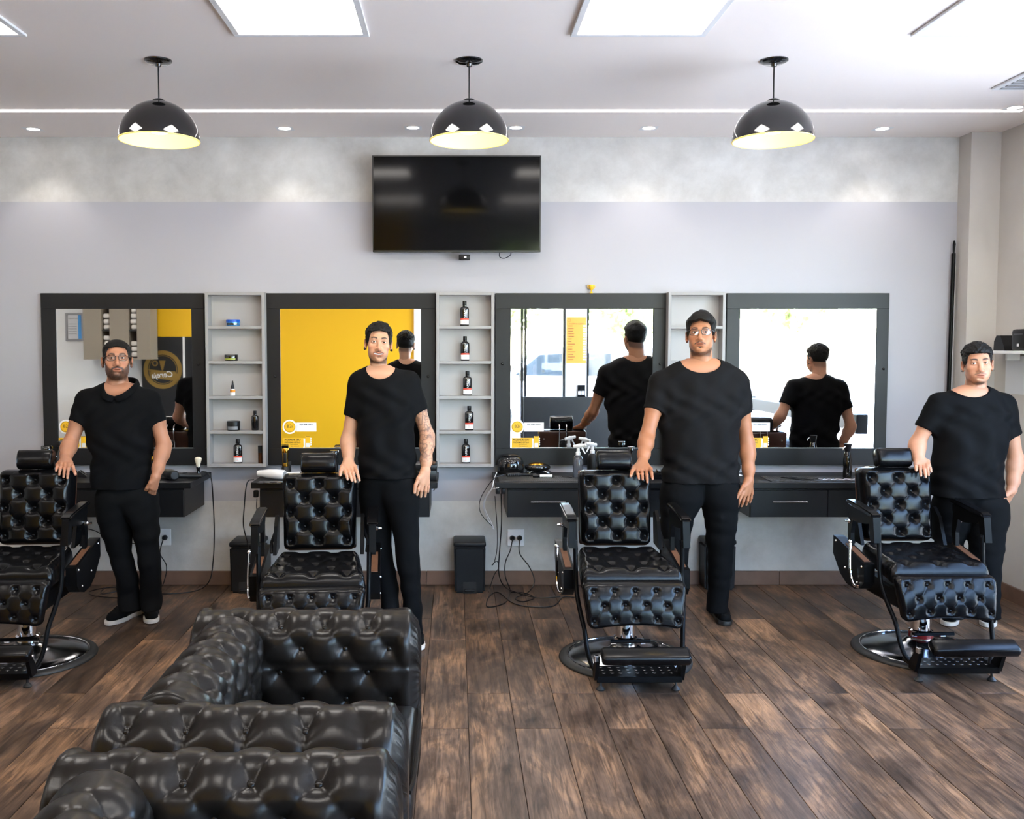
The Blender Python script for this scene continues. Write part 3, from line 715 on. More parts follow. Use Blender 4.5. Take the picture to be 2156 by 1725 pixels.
clipper(p+Vector((0, -.002, .045)), 'shiny gold hair clipper standing in the black charger', 'gold', .1)
p = top(118, 1004); clipper(p+Vector((0, -.04, 0)), 'silver and red hair clipper beside the headrest next to the bearded man', 'silver', 0, 0, .17)
t = thing('hair_clipper', 'gold-faced black clipper lying behind the bearded man', 'hair clipper', top(172, 992)); t.rotation_euler = (0, 0, .3)
obj('body', MB().sphere((0,0,.022), (.075, .024, .022), 16, 10), 'black_plastic', t); obj('face_plate', MB().sphere((-.03,-.004,.028), (.045, .02, .019), 14, 8), 'gold', t)
obj('blade', B((.078, 0, .02), (.02, .04, .014), .002), 'black_metal', t, 0)
t = thing('clipper_guard', 'open black clip next to the hand of the bearded man', 'clip', top(172, 1005)); t.rotation_euler = (0, 0, -.3)
obj('jaw', MB().prism([(-.05,0),(.05,0),(.045,.012),(0,.035),(-.03,.028)], 'y', -.015, .0), 'black_plastic', t, 0); obj('jaw', MB().prism([(-.03,.03),(.0,.04),(.05,.014),(.05,.02),(.0,.048)], 'y', -.012, -.002), 'black_metal', t, 0)
t = thing('product_bottle', 'black bottle with grey print against the frame of the mirror behind the bearded man', 'bottle', (at(99, 940, 6.2).x, 6.20, ZT+.0003))
obj('body', MB().lathe([(0,0),(.036,0),(.037,.004),(.037,.15),(0,.15)], 24), 'black_plastic', t, 50); obj('cap', MB().lathe([(0,.15),(.038,.15),(.038,.185),(.034,.19),(0,.19)], 24), 'black_gloss', t, 50)
obj('print', MB().lathe([(.0374,.06),(.0374,.13)], 24, None, False), 'ink_grey', t, 60)
t = thing('spray_bottle', 'tall black spray bottle by the stickers of the mirror behind the bearded man', 'bottle', (at(118, 990, 6.2).x-.03, 6.20, ZT+.0003)); t.location.x = -2.63
obj('body', MB().lathe([(0,0),(.026,0),(.027,.004),(.027,.14),(.018,.17),(.012,.19),(0,.19)], 20), 'black_gloss', t, 50); obj('trigger_head', MB().box((0,-.01,.205), (.028,.06,.035), .008, None, 2), 'black_plastic', t)
# gold lamp-like clipper glimpsed beside the arm
clipper(Vector((at(322,985,6.1).x, 6.12, ZT+.0003)), 'gold trimmer standing beside the bearded man', 'gold', 0, 0, .15)
# hair dryers
def dryer(p, rz, body, label, s=1.0):
    t = thing('hair_dryer', label, 'hair dryer', p, rz)
    T = Matrix.Translation((0, 0, .034*s)) @ Matrix.Rotation(PI/2, 4, 'Y')
    obj('barrel', MB().lathe([(0,-.09*s),(.026*s,-.09*s),(.031*s,-.085*s),(.033*s,-.02*s),(.030*s,.04*s),(.023*s,.085*s),(.021*s,.085*s),(.019*s,.07*s),(0,.07*s)], 24, T), body, t, 50)
    obj('nozzle', MB().lathe([(.0235*s,.08*s),(.022*s,.10*s),(.019*s,.12*s),(.017*s,.12*s),(.017*s,.085*s)], 20, T @ Matrix.Diagonal((1.0,1,1,1))), body, t, 50)
    g = obj('grip', MB().tube([(-.045*s,-.01,.03*s), (-.07*s,-.09*s,.022*s), (-.095*s,-.17*s,.018*s)], [.019*s,.018*s,.016*s], 12, smooth=4), body, t, 50)
    obj('switch', MB().box((-.062*s,-.075*s,.042*s), (.012*s,.03*s,.004)), 'black_plastic', g, 0)
    obj('rear_grille', MB().lathe([(0,-.0905*s),(.024*s,-.0905*s)], 20, T, False), 'dark_steel' if body != 'white_gloss' else 'grey_sill', t, 0)
    return t
d = dryer(top(585, 1006)+Vector((0,-.02,.0)), 1.05, 'white_gloss', 'white hair dryer lying on the counter end', .95); d.rotation_euler = (0, 0, 2.75); d.location = Vector(top(574, 1009))+Vector((.005,.0,0))
d = dryer(Vector((-1.83, 5.95, ZT+.0003)), 2.6, 'black_plastic', 'matt black hair dryer lying beside the shaving brush', 1.0); d.rotation_euler = (0, 0, 2.2)
t = thing('shaving_brush', 'shaving brush with cream bristles standing on the counter', 'shaving brush', top(424, 999)+Vector((-.02,.0,0)))
obj('handle', MB().lathe([(0,0),(.015,0),(.016,.005),(.010,.018),(.012,.035),(.014,.045),(.012,.052),(0,.052)], 16), 'black_gloss', t, 50)
obj('bristles', MB().lathe([(0,.052),(.011,.052),(.016,.075),(.023,.10),(.022,.108),(.012,.115),(0,.116)], 20), 'bristle', t, 50)
def comb(p, rz, label, m='black_plastic', n=18, L=.16):
    t = thing('comb', label, 'comb', p, rz)
    obj('spine', B((0, .010, .003), (L, .012, .005), .001), m, t, 0)
    b = MB()
    for i in range(n): b.box((-L/2+.006+i*(L-.012)/(n-1), -.006, .003), (.0022, .022, .004))
    obj('teeth', b, m, t, 0)
comb(top(352, 1003)+Vector((0,.08,0)), .2, 'black comb lying between the bearded man and the dryer'); comb(top(340, 1010)+Vector((0,.02,0)), -.1, 'dark comb at the counter edge by the bearded man')
t = thing('hair_clip', 'small yellow clip beside the black hair dryer', 'clip', top(365, 1000)+Vector((0,.05,0))); obj('body', MB().box((0,0,.005), (.03,.012,.008), .003, None, 2), 'sticker_yellow', t)
t = thing('phone', 'dark phone lying under the white hair dryer', 'phone', top(560, 1019)+Vector((.02,.03,0))); obj('case', B((0,0,.004), (.15,.075,.008), .003, 2), 'black_gloss', t)
for u, lab in ((690, 'small black jar behind the headrest of the chair by the armchairs'), (703, 'black jar with shiny lid near the smiling man')):
    q = Vector((at(u, 980, 6.12).x, 6.12 + (.03 if u > 695 else -.03), ZT+.0003)); t = thing('pomade_jar', lab, 'jar', q)
    hh = .15 if u < 695 else .165
    obj('body', MB().lathe([(0,0),(.026,0),(.027,.003),(.027,hh-.03),(0,hh-.03)], 20), 'black_gloss', t, 50); obj('lid', MB().lathe([(0,hh-.03),(.029,hh-.03),(.029,hh-.003),(.027,hh),(0,hh)], 20), 'black_gloss', t, 50)
t = thing('wooden_clip', 'light wooden clip on the black case by the tattooed arm', 'clip', (at(910, 972, 5.9).x, 5.9, ZT+.115)); obj('body', MB().box((0,0,0), (.03,.02,.022), .003).box((.012,0,0), (.02,.024,.006)), 'raw_wood', t, 0)
t = thing('tool_case', 'black tool case on the counter behind the tattooed arm', 'case', (-.20, 5.98, ZT+.0003)); obj('lid', B((0,0,.085), (.16,.2,.036), .006, 2), 'black_plastic', t); obj('body', B((0,0,.034), (.155,.195,.066), .006, 2), 'black_plastic', t)
obj('latch', B((0,-.1,.068), (.03,.006,.02), .002), 'silver', t, 0)
t = thing('cable_hook', 'small metal hook under the counter beside the tattooed arm', 'hook', at(911, 1030, 5.82)); obj('wire', MB().tube([(0,0,.02),(0,0,0),(.006,0,-.008),(.014,0,-.002),(.013,0,.006)], .002, 6, smooth=5), 'silver', t)
# counter three
t = thing('towel_steamer', 'glossy black rounded warmer on the counter end', 'warmer', top(1076, 1000)+Vector((.0,.06,0)))
obj('body', MB().lathe([(0,0),(.082,0),(.088,.006),(.090,.05),(.086,.085),(.072,.108),(.05,.118),(0,.122)], 32, Matrix.Diagonal((1,.85,1,1))), 'black_gloss', t, 60)
obj('lid_ring', MB().lathe([(.052,.118),(.054,.124),(.03,.130),(.0,.131)], 28, Matrix.Diagonal((1,.85,1,1))), 'black_plastic', t, 60)
obj('dial', MB().lathe([(0,0),(.018,0),(.016,.008),(0,.009)], 16, Matrix.Translation((.06,-.055,.05)) @ Matrix.Rotation(PI/2, 4, 'X')), 'black_plastic', t); obj('plinth', MB().lathe([(0,-.0),(.084,0),(.084,.004),(0,.004)], 32, Matrix.Diagonal((1,.85,1,1))), 'chrome', t)
def massager(p, rz, label):
    t = thing('hand_massager', label, 'massager', p, rz)
    obj('body', MB().sphere((0,0,.036), (.088,.05,.030), 28, 14), 'black_gloss', t, 80); obj('gold_cover', MB().sphere((-.004,-.002,.043), (.068,.04,.029), 28, 14), 'gold', t, 80)
    for s_ in (-1, 1): obj('strap_loop', MB().tube([(s_*.04,-.03,.02),(s_*.06,-.045,.004),(s_*.085,-.03,.004),(s_*.07,.0,.016)], .0025, 6, smooth=5), 'silver', t)
massager(top(1133, 997)+Vector((0,.04,0)), .05, 'black hand massager with gold cover on the cluttered counter')
massager(Vector((2.50, 6.10, ZT+.0003)), .1, 'black hand massager with gold cover behind the headrest by the end wall')
bpy.data.objects['hand_massager.001'].location = (at(1830, 990, 6.05).x, 6.05, ZT+.0003)
t = thing('hair_brush', 'black hair brush lying in front of the round warmer', 'brush', top(1098, 1004), .25)
obj('handle', MB().tube([(-.02,0,.014),(.05,0,.011),(.10,0,.012)], [.010,.007,.009], 10, smooth=4), 'black_plastic', t); obj('head', MB().box((-.055,0,.016), (.10,.032,.022), .008, None, 2), 'black_plastic', t)
b = MB()
for i in range(7):
    for j in range(3): b.cyl((-.095+i*.013, -.018, .008+j*.007), (-.095+i*.013, -.026, .008+j*.007), .0012, 5)
obj('bristles', b, 'ink_grey', t, 0)
t = thing('marker_pen', 'black and white marker pen on the ribbed mat', 'marker', top(1143, 1007)+Vector((0,0,.004)), -.03)
obj('barrel', MB().cyl((-.03,0,.010), (.065,0,.010), .0095, 14), 'label_white', t); obj('cap', MB().cyl((-.065,0,.010), (-.02,0,.010), .0105, 14), 'black_plastic', t); obj('tail', MB().cyl((.060,0,.010), (.066,0,.010), .0098, 14), 'black_plastic', t)
t = thing('flat_comb', 'short black comb on the ribbed mat beside the marker', 'comb', top(1195, 1007)+Vector((0,.01,.0055)), -.5); obj('body', B((0,0,.002), (.07,.02,.004), .001), 'black_plastic', t, 0)
def trigger(u, label, body, rz, y):
    t = thing('spray_bottle', label, 'spray bottle', (at(u, 990, y).x, y, ZT+.0003), rz)
    obj('body', MB().lathe([(0,0),(.032,0),(.034,.004),(.034,.115),(.026,.138),(.013,.15),(0,.15)], 24), body, t, 60)
    obj('collar', MB().lathe([(0,.146),(.015,.146),(.016,.165),(.012,.17),(0,.17)], 16), 'white_gloss', t)
    hd = obj('trigger_head', MB().tube([(.03,0,.202),(.0,0,.205),(-.035,0,.212)], [.011,.016,.012], 10, smooth=3).tube([(0,0,.165),(0,0,.202)], .011, 8), 'white_gloss', t)
    obj('trigger', MB().tube([(-.022,0,.202),(-.034,0,.18),(-.048,0,.158)], [.006,.005,.004], 6, smooth=3), 'white_gloss', hd); obj('nozzle', MB().cyl((-.035,0,.212), (-.052,0,.215), .010, 10), 'white_gloss', hd)
trigger(1217, 'clear spray bottle with white trigger on the cluttered counter', 'clear_plastic', 2.7, 6.02)
trigger(1247, 'black spray bottle with white trigger on the cluttered counter', 'black_plastic', .5, 6.12)
t = thing('razor_stand', 'black stand with metal top behind the headrest beside the tall man', 'stand', (at(1328, 985, 6.1).x, 6.1, ZT+.0003))
obj('body', MB().lathe([(0,0),(.03,0),(.03,.07),(.018,.09),(.010,.10),(.010,.16),(.022,.17),(.02,.185),(0,.187)], 20), 'black_gloss', t, 50); obj('ring', MB().tube([(.02*math.cos(2*PI*i/16), .012*math.sin(2*PI*i/16), .192) for i in range(16)], .003, 6, True), 'silver', t)
t = thing('tool_tray', 'small black tray with razors next to the tall man', 'tray', (at(1385, 990, 6.0).x, 6.0, ZT+.0003))
obj('tray', B((0,0,.02), (.12,.1,.04), .008, 2), 'black_gloss', t); 
for k in range(3): obj('razor', MB().cyl((-.04+k*.03, -.03, .044), (-.03+k*.03, .04, .046), .006, 8), 'gold' if k == 1 else 'black_gloss', t)
# counter four
t = thing('spray_bottle', 'slim black mist bottle standing on the counter with the scissors', 'spray bottle', (at(1784, 990, 5.98).x, 5.98, ZT+.0003))
obj('body', MB().lathe([(0,0),(.026,0),(.027,.003),(.027,.13),(.021,.155),(.017,.175),(0,.176)], 24), 'black_gloss', t, 50)
hd = obj('mist_head', MB().lathe([(0,.174),(.017,.174),(.019,.19),(.024,.218),(.024,.224),(0,.226)], 20), 'black_plastic', t, 50); obj('trigger', MB().tube([(-.015,-.01,.21),(-.03,-.012,.20),(-.036,-.012,.185)], .004, 6, smooth=3), 'silver', hd)
for i in range(6):
    t = thing('scissors', f'steel hair scissors, number {i+1} from the black mist bottle side' if False else 'steel hair scissors lying in the row on the ribbed mat', 'scissors', Vector((2.30+.055*i, 5.90, ZT+.0062)), .9, 'scissors on the ribbed mat')
    obj('blade', MB().prism([(-.004,0),(.004,0),(.001,.085)], 'z', 0, .002), 'chrome', t, 0)
    obj('blade', MB().prism([(.000,0),(.010,0),(.012,.082)], 'z', .002, .004), 'chrome', t, 0)
    for s_ in (-1, 1):
        obj('finger_ring', MB().tube([(s_*.014+.010*math.cos(2*PI*k/12), -.045+.013*math.sin(2*PI*k/12), .003) for k in range(12)], .002, 5, True).cyl((s_*.008,-.034,.003), (0,0,.003), .0022, 5), 'chrome', t)
for i, u in enumerate((1640, 1672, 1690)):
    comb(Vector((at(u, 1005, 5.9).x, 5.92, ZT+.0003+.006*(u > 1660))), -.9, ('black comb between the tall man and the scissors mat', 'black comb on the mat beside the scissors', 'long black comb right against the scissors on the mat')[i])
t = thing('card_holder', 'small grey card lying by the tall man', 'card', (at(1556, 985, 6.1).x, 6.15, ZT+.0003)); obj('sheet', B((0,0,.002), (.05,.08,.004)), 'label_white', t, 0)
# ================================================================== tufted upholstery
def lattice(X, Z, a, b, r0, fold=.38, pw=.55):
    """0 at the buttons, 1 on the cushions; buttons where X/a+Z/b is an even whole number of half steps"""
    p = (X/a+Z/b)/2; q = (X/a-Z/b)/2
    pn, qn = np.round(p), np.round(q)
    dx = (X-(pn+qn)*a); dz = (Z-(pn-qn)*b)
    d2 = (dx*dx+dz*dz)/(r0*r0)
    crease = np.sqrt(np.abs(np.sin(np.pi*p))*np.abs(np.sin(np.pi*q)))**pw
    return fold*crease+(1-fold)*(1-np.exp(-d2)), d2
def buttons_in(a, b, x0, x1, z0, z1):
    out = []
    for i in range(-12, 13):
        for j in range(-12, 13):
            x, z = (i+j)*a, (i-j)*b
            if x0 <= x <= x1 and z0 <= z <= z1: out.append((x, z))
    return out
_btn = {}
def button_mesh(m, r):
    k = (m, r)
    if k not in _btn:
        q = MB().sphere((0,0,0), (r, r*.55, r), 10, 6); me = bpy.data.meshes.new('button'); me.from_pydata(q.v, [], q.f); finish(me, 180); me.materials.append(M[m]); _btn[k] = me
    return _btn[k]
def add_button(parent, p, m, r, n=None):
    o = bpy.data.objects.new('button', button_mesh(m, r)); COL.objects.link(o); o.parent = parent; o.location = p
    if n is not None: o.rotation_euler = Vector(n).to_track_quat('-Y', 'Z').to_euler()
    return o
def tuft_panel(name, w0, w1, h, T, amp, a, b, off, edge, r0, parent, m, shape=None, nx=90, nz=90, bz=None, btn=.0085, margin=.02, fold=.38, corner=.035):
    """front face at -y; w0 = width at the bottom, w1 at the top; shape(x,z,y)->xyz bends the finished panel"""
    s = np.linspace(-1, 1, nx); t = np.linspace(0, 1, nz); Sg, Tg = np.meshgrid(s, t, indexing='ij')
    wz = w0+(w1-w0)*Tg; X = Sg*wz/2; Z = Tg*h
    r = corner; dx = np.clip(np.abs(X)-(wz/2-r), 0, r); dz = np.clip(np.abs(Z-h/2)-(h/2-r), 0, r)
    ndx = dx*np.sqrt(1-dz*dz/(2*r*r)); ndz = dz*np.sqrt(1-dx*dx/(2*r*r))
    X = np.sign(X)*(np.abs(X)-dx+ndx); Z = h/2+np.sign(Z-h/2)*(np.abs(Z-h/2)-dz+ndz)
    dist = np.minimum(r-np.sqrt(ndx**2+ndz**2), np.minimum(wz/2-np.abs(X), h/2-np.abs(Z-h/2))); dist = np.maximum(dist, 0)
    e = np.clip(dist/edge, 0, 1); prof = np.sqrt(np.maximum(0, 1-(1-e)**2))
    L, d2 = lattice(X-off[0], Z-off[1], a, b, r0, fold)
    fade = np.clip(dist/(edge*.9), 0, 1)
    Y = -(T*prof-amp*(1-L)*fade)
    # rounded outline in plan
    cr = edge*1.0
    P = np.stack([X, Y, Z], -1)
    V = [tuple(q) for q in P.reshape(-1, 3)]; N = nx*nz; Fs = []
    for i in range(nx-1):
        for j in range(nz-1): Fs.append((i*nz+j, (i+1)*nz+j, (i+1)*nz+j+1, i*nz+j+1))
    bord = [i*nz for i in range(nx)]+[(nx-1)*nz+j for j in range(1, nz)]+[i*nz+nz-1 for i in range(nx-2, -1, -1)]+[j for j in range(nz-2, 0, -1)]
    back = {}
    for k in bord: back[k] = len(V); V.append((V[k][0]*.985, T*.35, V[k][2]))
    for k in range(len(bord)):
        p, q = bord[k], bord[(k+1) % len(bord)]; Fs.append((p, back[p], back[q], q))
    Fs.append([back[k] for k in bord])
    if shape: V = [shape(*q) for q in V]
    mb = MB(); mb.v = V; mb.f = Fs
    o = obj(name, mb, m, parent, 50)
    if btn:
        for bx, bz_ in buttons_in(a, b, -1, 1, -1, 2):
            x, z = bx+off[0], bz_+off[1]
            if margin < z < h-margin and abs(x) < (w0+(w1-w0)*z/h)/2-margin:
                y = -(T-amp)-.0045
                p = shape(x, y, z) if shape else (x, y, z)
                add_button(o, p, m, btn)
    return o

# ================================================================== barber chair
def barber_chair(label, loc, rz, red=False, bdx=.02, pdx=.02):
    t = thing('barber_chair', label, 'barber chair', loc, rz, 'black tufted barber chairs')
    R = .342
    obj('base_plate', MB().lathe([(.30,.012),(.292,.020),(.22,.030),(.12,.046),(.085,.060),(.07,.075),(.0,.08)], 64), 'base_steel', t, 60)
    obj('base_rim', MB().lathe([(.285,.018),(.300,.022),(.325,.020),(R-.004,.012),(R,.004),(R-.002,.0003),(.28,.0003)], 64, None, False), 'rubber', t, 60)
    obj('base_ring', MB().tube([(.297*math.cos(2*PI*i/64), .297*math.sin(2*PI*i/64), .0215) for i in range(64)], .0028, 6, True), 'chrome', t)
    pc = obj('column', MB().lathe([(0,.07),(.060,.07),(.060,.12),(.050,.125),(.050,.30),(0,.30)], 28), 'chrome', t, 50)
    if red: obj('warning_label', MB().lathe([(.0605,.085),(.0605,.112)], 28, None, False), 'red_plastic', pc, 60)
    obj('column_collar', MB().lathe([(.051,.20),(.056,.20),(.056,.24),(.051,.24)], 24, None, False), 'black_plastic', pc)
    pd = obj('pump_pedal', MB().tube([(-.10,-.13,.135),(.10,-.14,.140)], .010, 8).tube([(-.09,-.13,.135),(-.06,-.05,.11),(-.03,.0,.10)], .006, 8, smooth=3).tube([(.09,-.14,.14),(.06,-.05,.11),(.03,.0,.10)], .006, 8, smooth=3), 'black_metal', t)
    for s in (-1, 1): obj('pedal_joint', MB().cyl((s*.075-.012,-.075,.115), (s*.075+.012,-.075,.115), .012, 12), 'chrome', pd)
    for c_ in list(t.children): c_.location.x = bdx
    obj('seat_frame', MB().box((0,-.04,.34), (.36,.42,.10), .01).box((0,-.27,.458), (.46,.06,.055), .008), 'black_metal', t, 0)
    # side housings with raw wood tops
    for s in (-1, 1):
        x0, x1 = s*.262, s*.318
        poly = [(-.13,.405),(-.13,.500),(.225,.572),(.26,.575),(.26,.475),(.16,.385),(.08,.350),(-.02,.345),(-.09,.365)]
        sh = obj('side_housing', MB().prism(poly, 'x', min(x0, x1), max(x0, x1)), 'black_metal', t, 0)
        obj('wood_inlay', MB().prism([(-.10,.5055),(.13,.552),(.13,.556),(-.10,.5095)], 'x', min(x0, x1)+.012, max(x0, x1)-.012), 'raw_wood', sh, 0)
        for yy, zz in ((-.10,.48),(.225,.55),(-.05,.385),(.1,.43)):
            obj('bolt', MB().lathe([(0,0),(.007,0),(.005,.004),(0,.005)], 10, Matrix.Translation((s*.318, yy, zz)) @ Matrix.Rotation(s*PI/2, 4, 'Y')), 'chrome', sh)
        # arm: pad, rail, front post, bow tube
        pad = [(-.175,.748),(-.18,.760),(-.165,.772),(-.08,.783),(.06,.796),(.125,.799),(.14,.79),(.14,.780),(.06,.772),(-.09,.756)]
        xc = s*.283
        bm_ = MB().prism(pad, 'x', xc-.027, xc+.027); bmx = bmesh.new(); vv = [bmx.verts.new(q) for q in bm_.v]
        for f in bm_.f: bmx.faces.new([vv[i] for i in f])
        bmesh.ops.recalc_face_normals(bmx, faces=bmx.faces[:]); bmesh.ops.bevel(bmx, geom=bmx.edges[:], offset=.007, segments=2, affect='EDGES'); bmx.verts.index_update()
        q = MB().add([v_.co for v_ in bmx.verts], [[v_.index for v_ in f.verts] for f in bmx.faces]); bmx.free()
        obj('arm_pad', q, 'leather', t, 50)
        rail = MB().prism([(-.165,.745),(.13,.772),(.13,.735),(.10,.70),(.02,.690),(-.10,.705)], 'x', xc-.012, xc+.012)
        obj('arm_rail', rail, 'black_metal', t, 0)
        obj('arm_rear_post', MB().prism([(.07,.72),(.125,.735),(.135,.62),(.12,.55),(.09,.55),(.095,.62)], 'x', xc-.01, xc+.01), 'black_metal', t, 0)
        obj('front_post', MB().prism([(-.178,.752),(-.13,.757),(-.145,.64),(-.155,.625),(-.20,.625)], 'x', xc-.017, xc+.017), 'black_metal', t, 0)
        obj('arm_knob', MB().lathe([(0,-.006),(.012,-.006),(.013,.006),(.007,.012),(.006,.028),(0,.028)], 12, Matrix.Translation((s*.297, .10, .685)) @ Matrix.Rotation(s*PI/2, 4, 'Y')), 'chrome', t)
        obj('bow_tube', MB().tube([(s*.266,-.172,.66),(s*.265,-.180,.56),(s*.264,-.190,.47),(s*.262,-.215,.40),(s*.252,-.265,.325),(s*.238,-.315,.25),(s*.230,-.345,.17),(s*.214,-.368,.105),(s*.185,-.40,.062)], .0115, 10, smooth=5), 'black_metal', t)
        obj('back_bracket', MB().prism([(.10,.55),(.24,.56),(.26,.72),(.22,.74),(.16,.69)], 'x', s*.214, s*.232), 'black_metal', t, 0)
        obj('pivot_link', MB().tube([(s*.245,.16,.55),(s*.25,.20,.60),(s*.225,.225,.67)], .008, 6), 'black_metal', t)
    # seat
    def seat_shape(x, y, z):       # panel z -> depth, panel -y -> up
        yy = .165-z; k = max(0., (-yy-.20)/.09); return (x, yy, .478-y+.018*max(0., yy+.2)/.36-.016*k*k)
    tuft_panel('seat_cushion', .42, .510, .455, .070, .024, .080, .078, (0, .10), .045, .022, t, 'leather', lambda x, y, z: seat_shape(x, y, z) if True else None, 100, 90, margin=.05, btn=.0075, fold=.3)
    obj('seat_apron', MB().box((0,-.288,.462), (.49,.028,.032), .006, None, 2), 'leather', t)
    # calf panel: leans forward at the foot, curved lower edge
    def calf(x, y, z):
        k = z/.225; c = .024*(1-(x/.235)**2)*(1-k)
        zz = .262+z+c; return (x, -.345+.055*k*k+y*.98-.004, zz)
    tuft_panel('leg_rest', .452, .512, .226, .040, .017, .0500, .068, (0, .044), .022, .015, t, 'leather', calf, 120, 70, margin=.026, btn=.008, fold=.26)
    # back
    lean = math.radians(9)
    def back_shape(x, y, z):
        c, s_ = math.cos(lean), math.sin(lean); yy = .200+y; return (x, .200+(yy-.200)*c+z*s_, .553+z*c-(yy-.200)*s_)
    tuft_panel('backrest', .372, .392, .405, .080, .036, .0745, .0735, (0, .052), .040, .023, t, 'leather', back_shape, 120, 120, margin=.028, btn=.0095, fold=.26)
    Tb = Matrix.Translation((0, .2+.03, .553)) @ Matrix.Rotation(-lean, 4, 'X')
    sh = obj('back_shell', MB().box((0,.012,.2), (.378,.024,.398), .02, Tb, 3), 'wood_back', t)
    for sx in (-.15, .15): obj('bolt', MB().lathe([(0,0),(.008,0),(.006,.004),(0,.005)], 10, Tb @ Matrix.Translation((sx, .024, .335)) @ Matrix.Rotation(-PI/2, 4, 'X')), 'chrome', sh)
    obj('headrest_clamp', MB().lathe([(0,0),(.034,0),(.036,.006),(.03,.012),(.016,.014),(.016,.024),(0,.024)], 24, Tb @ Matrix.Translation((0, .024, .30)) @ Matrix.Rotation(-PI/2, 4, 'X')), 'dark_steel', sh)
    for sx in (-.028, .028): obj('headrest_post', MB().tube([Tb @ Vector((sx,.034,.26)), Tb @ Vector((sx,.034,.40)), Tb @ Vector((sx,.018,.44)), Tb @ Vector((sx,-.02,.455))], .005, 8, smooth=4), 'chrome', t)
    hp = MB(); prof = []
    for i in range(20):
        a = 2*PI*i/20; ca, sa = math.cos(a), math.sin(a)
        prof.append((.046*abs(ca)**.7*(1 if ca > 0 else -1), .052*abs(sa)**.7*(1 if sa > 0 else -1)))
    xs = [-.097,-.093,-.084,-.042,-.006,.03,.072,.081,.085]; sc = [.82,.94,1,1,.985,1,1,.94,.82]
    vs = []; fs = []
    for x, k in zip(xs, sc):
        for (py, pz) in prof: vs.append((x, py*k, pz*k))
    for i in range(len(xs)-1):
        for j in range(20): fs.append((i*20+j, i*20+(j+1) % 20, (i+1)*20+(j+1) % 20, (i+1)*20+j))
    fs.append(list(range(20))); fs.append([(len(xs)-1)*20+j for j in range(20)])
    hp.add(vs, fs, Matrix.Translation((0, .245, 1.008)) @ Matrix.Rotation(math.radians(-18), 4, 'X'))
    hr = obj('headrest', hp, 'leather', t, 50)
    for s in (-1, 1):
        obj('piping', MB().tube([tuple(Matrix.Translation((s*.086-.006, .245, 1.008)) @ Matrix.Rotation(math.radians(-18), 4, 'X') @ Vector((0, py*.955, pz*.955))) for py, pz in prof], .0025, 5, True), 'leather', hr)
    # recline lever
    obj('lever', MB().tube([(-.336,.0,.585),(-.339,-.01,.50),(-.339,-.02,.43),(-.333,-.05,.375),(-.317,-.08,.37)], .0075, 10, smooth=5).sphere((-.336,.002,.592), .011, 10, 8), 'chrome', t)
    # footrest
    pl = obj('foot_plate', MB().box((0,-.385,.066), (.40,.15,.016), .003).box((0,-.462,.060), (.40,.008,.03), .002), 'black_metal', t, 0)
    for r_ in range(3):
        for c_ in range(9): obj('tread_stud', MB().lathe([(.009,.0745),(.007,.0765),(0,.0768)], 8, Matrix.Translation((-.16+c_*.04, -.335-r_*.04, 0))), 'dark_steel', pl)
    for s in (-1, 1):
        f = obj('levelling_foot', MB().cyl((s*.178,-.435,.02), (s*.178,-.435,.062), .006, 10).lathe([(0,.0004),(.020,.0004),(.021,.006),(.014,.014),(.007,.022),(0,.022)], 16, Matrix.Translation((s*.178,-.435,0))), 'rubber', t)
        obj('foot_bracket', MB().prism([(-.46,.055),(-.40,.055),(-.40,.085),(-.47,.175),(-.50,.180),(-.50,.155)], 'x', s*.202-.009, s*.202+.009), 'black_metal', t, 0)
        obj('bracket_cap', MB().box((s*.207, -.487, .168), (.020,.026,.030), .003), 'chrome', t, 0)
    obj('foot_pad', MB().box((pdx,-.505,.185), (.415,.085,.052), .018, Matrix.Translation((0,-.505,.185)) @ Matrix.Rotation(math.radians(28), 4, 'X') @ Matrix.Translation((0,.505,-.185)), 3), 'leather', t, 50)
    return t
C3 = barber_chair('black tufted barber chair under the hand of the tall man with glasses', (.857, 4.775, 0), math.radians(0.5))
C4 = barber_chair('black tufted barber chair with a red label on its column', (2.418, 4.895, 0), math.radians(0.5), red=True, bdx=.05, pdx=.05)
C1 = dup(C3, 'black tufted barber chair under the hand of the bearded man', (-2.25, 4.80, 0), math.radians(4))
C2 = dup(C3, 'black tufted barber chair behind the leather armchairs', (-.70, 4.66, 0), math.radians(4))

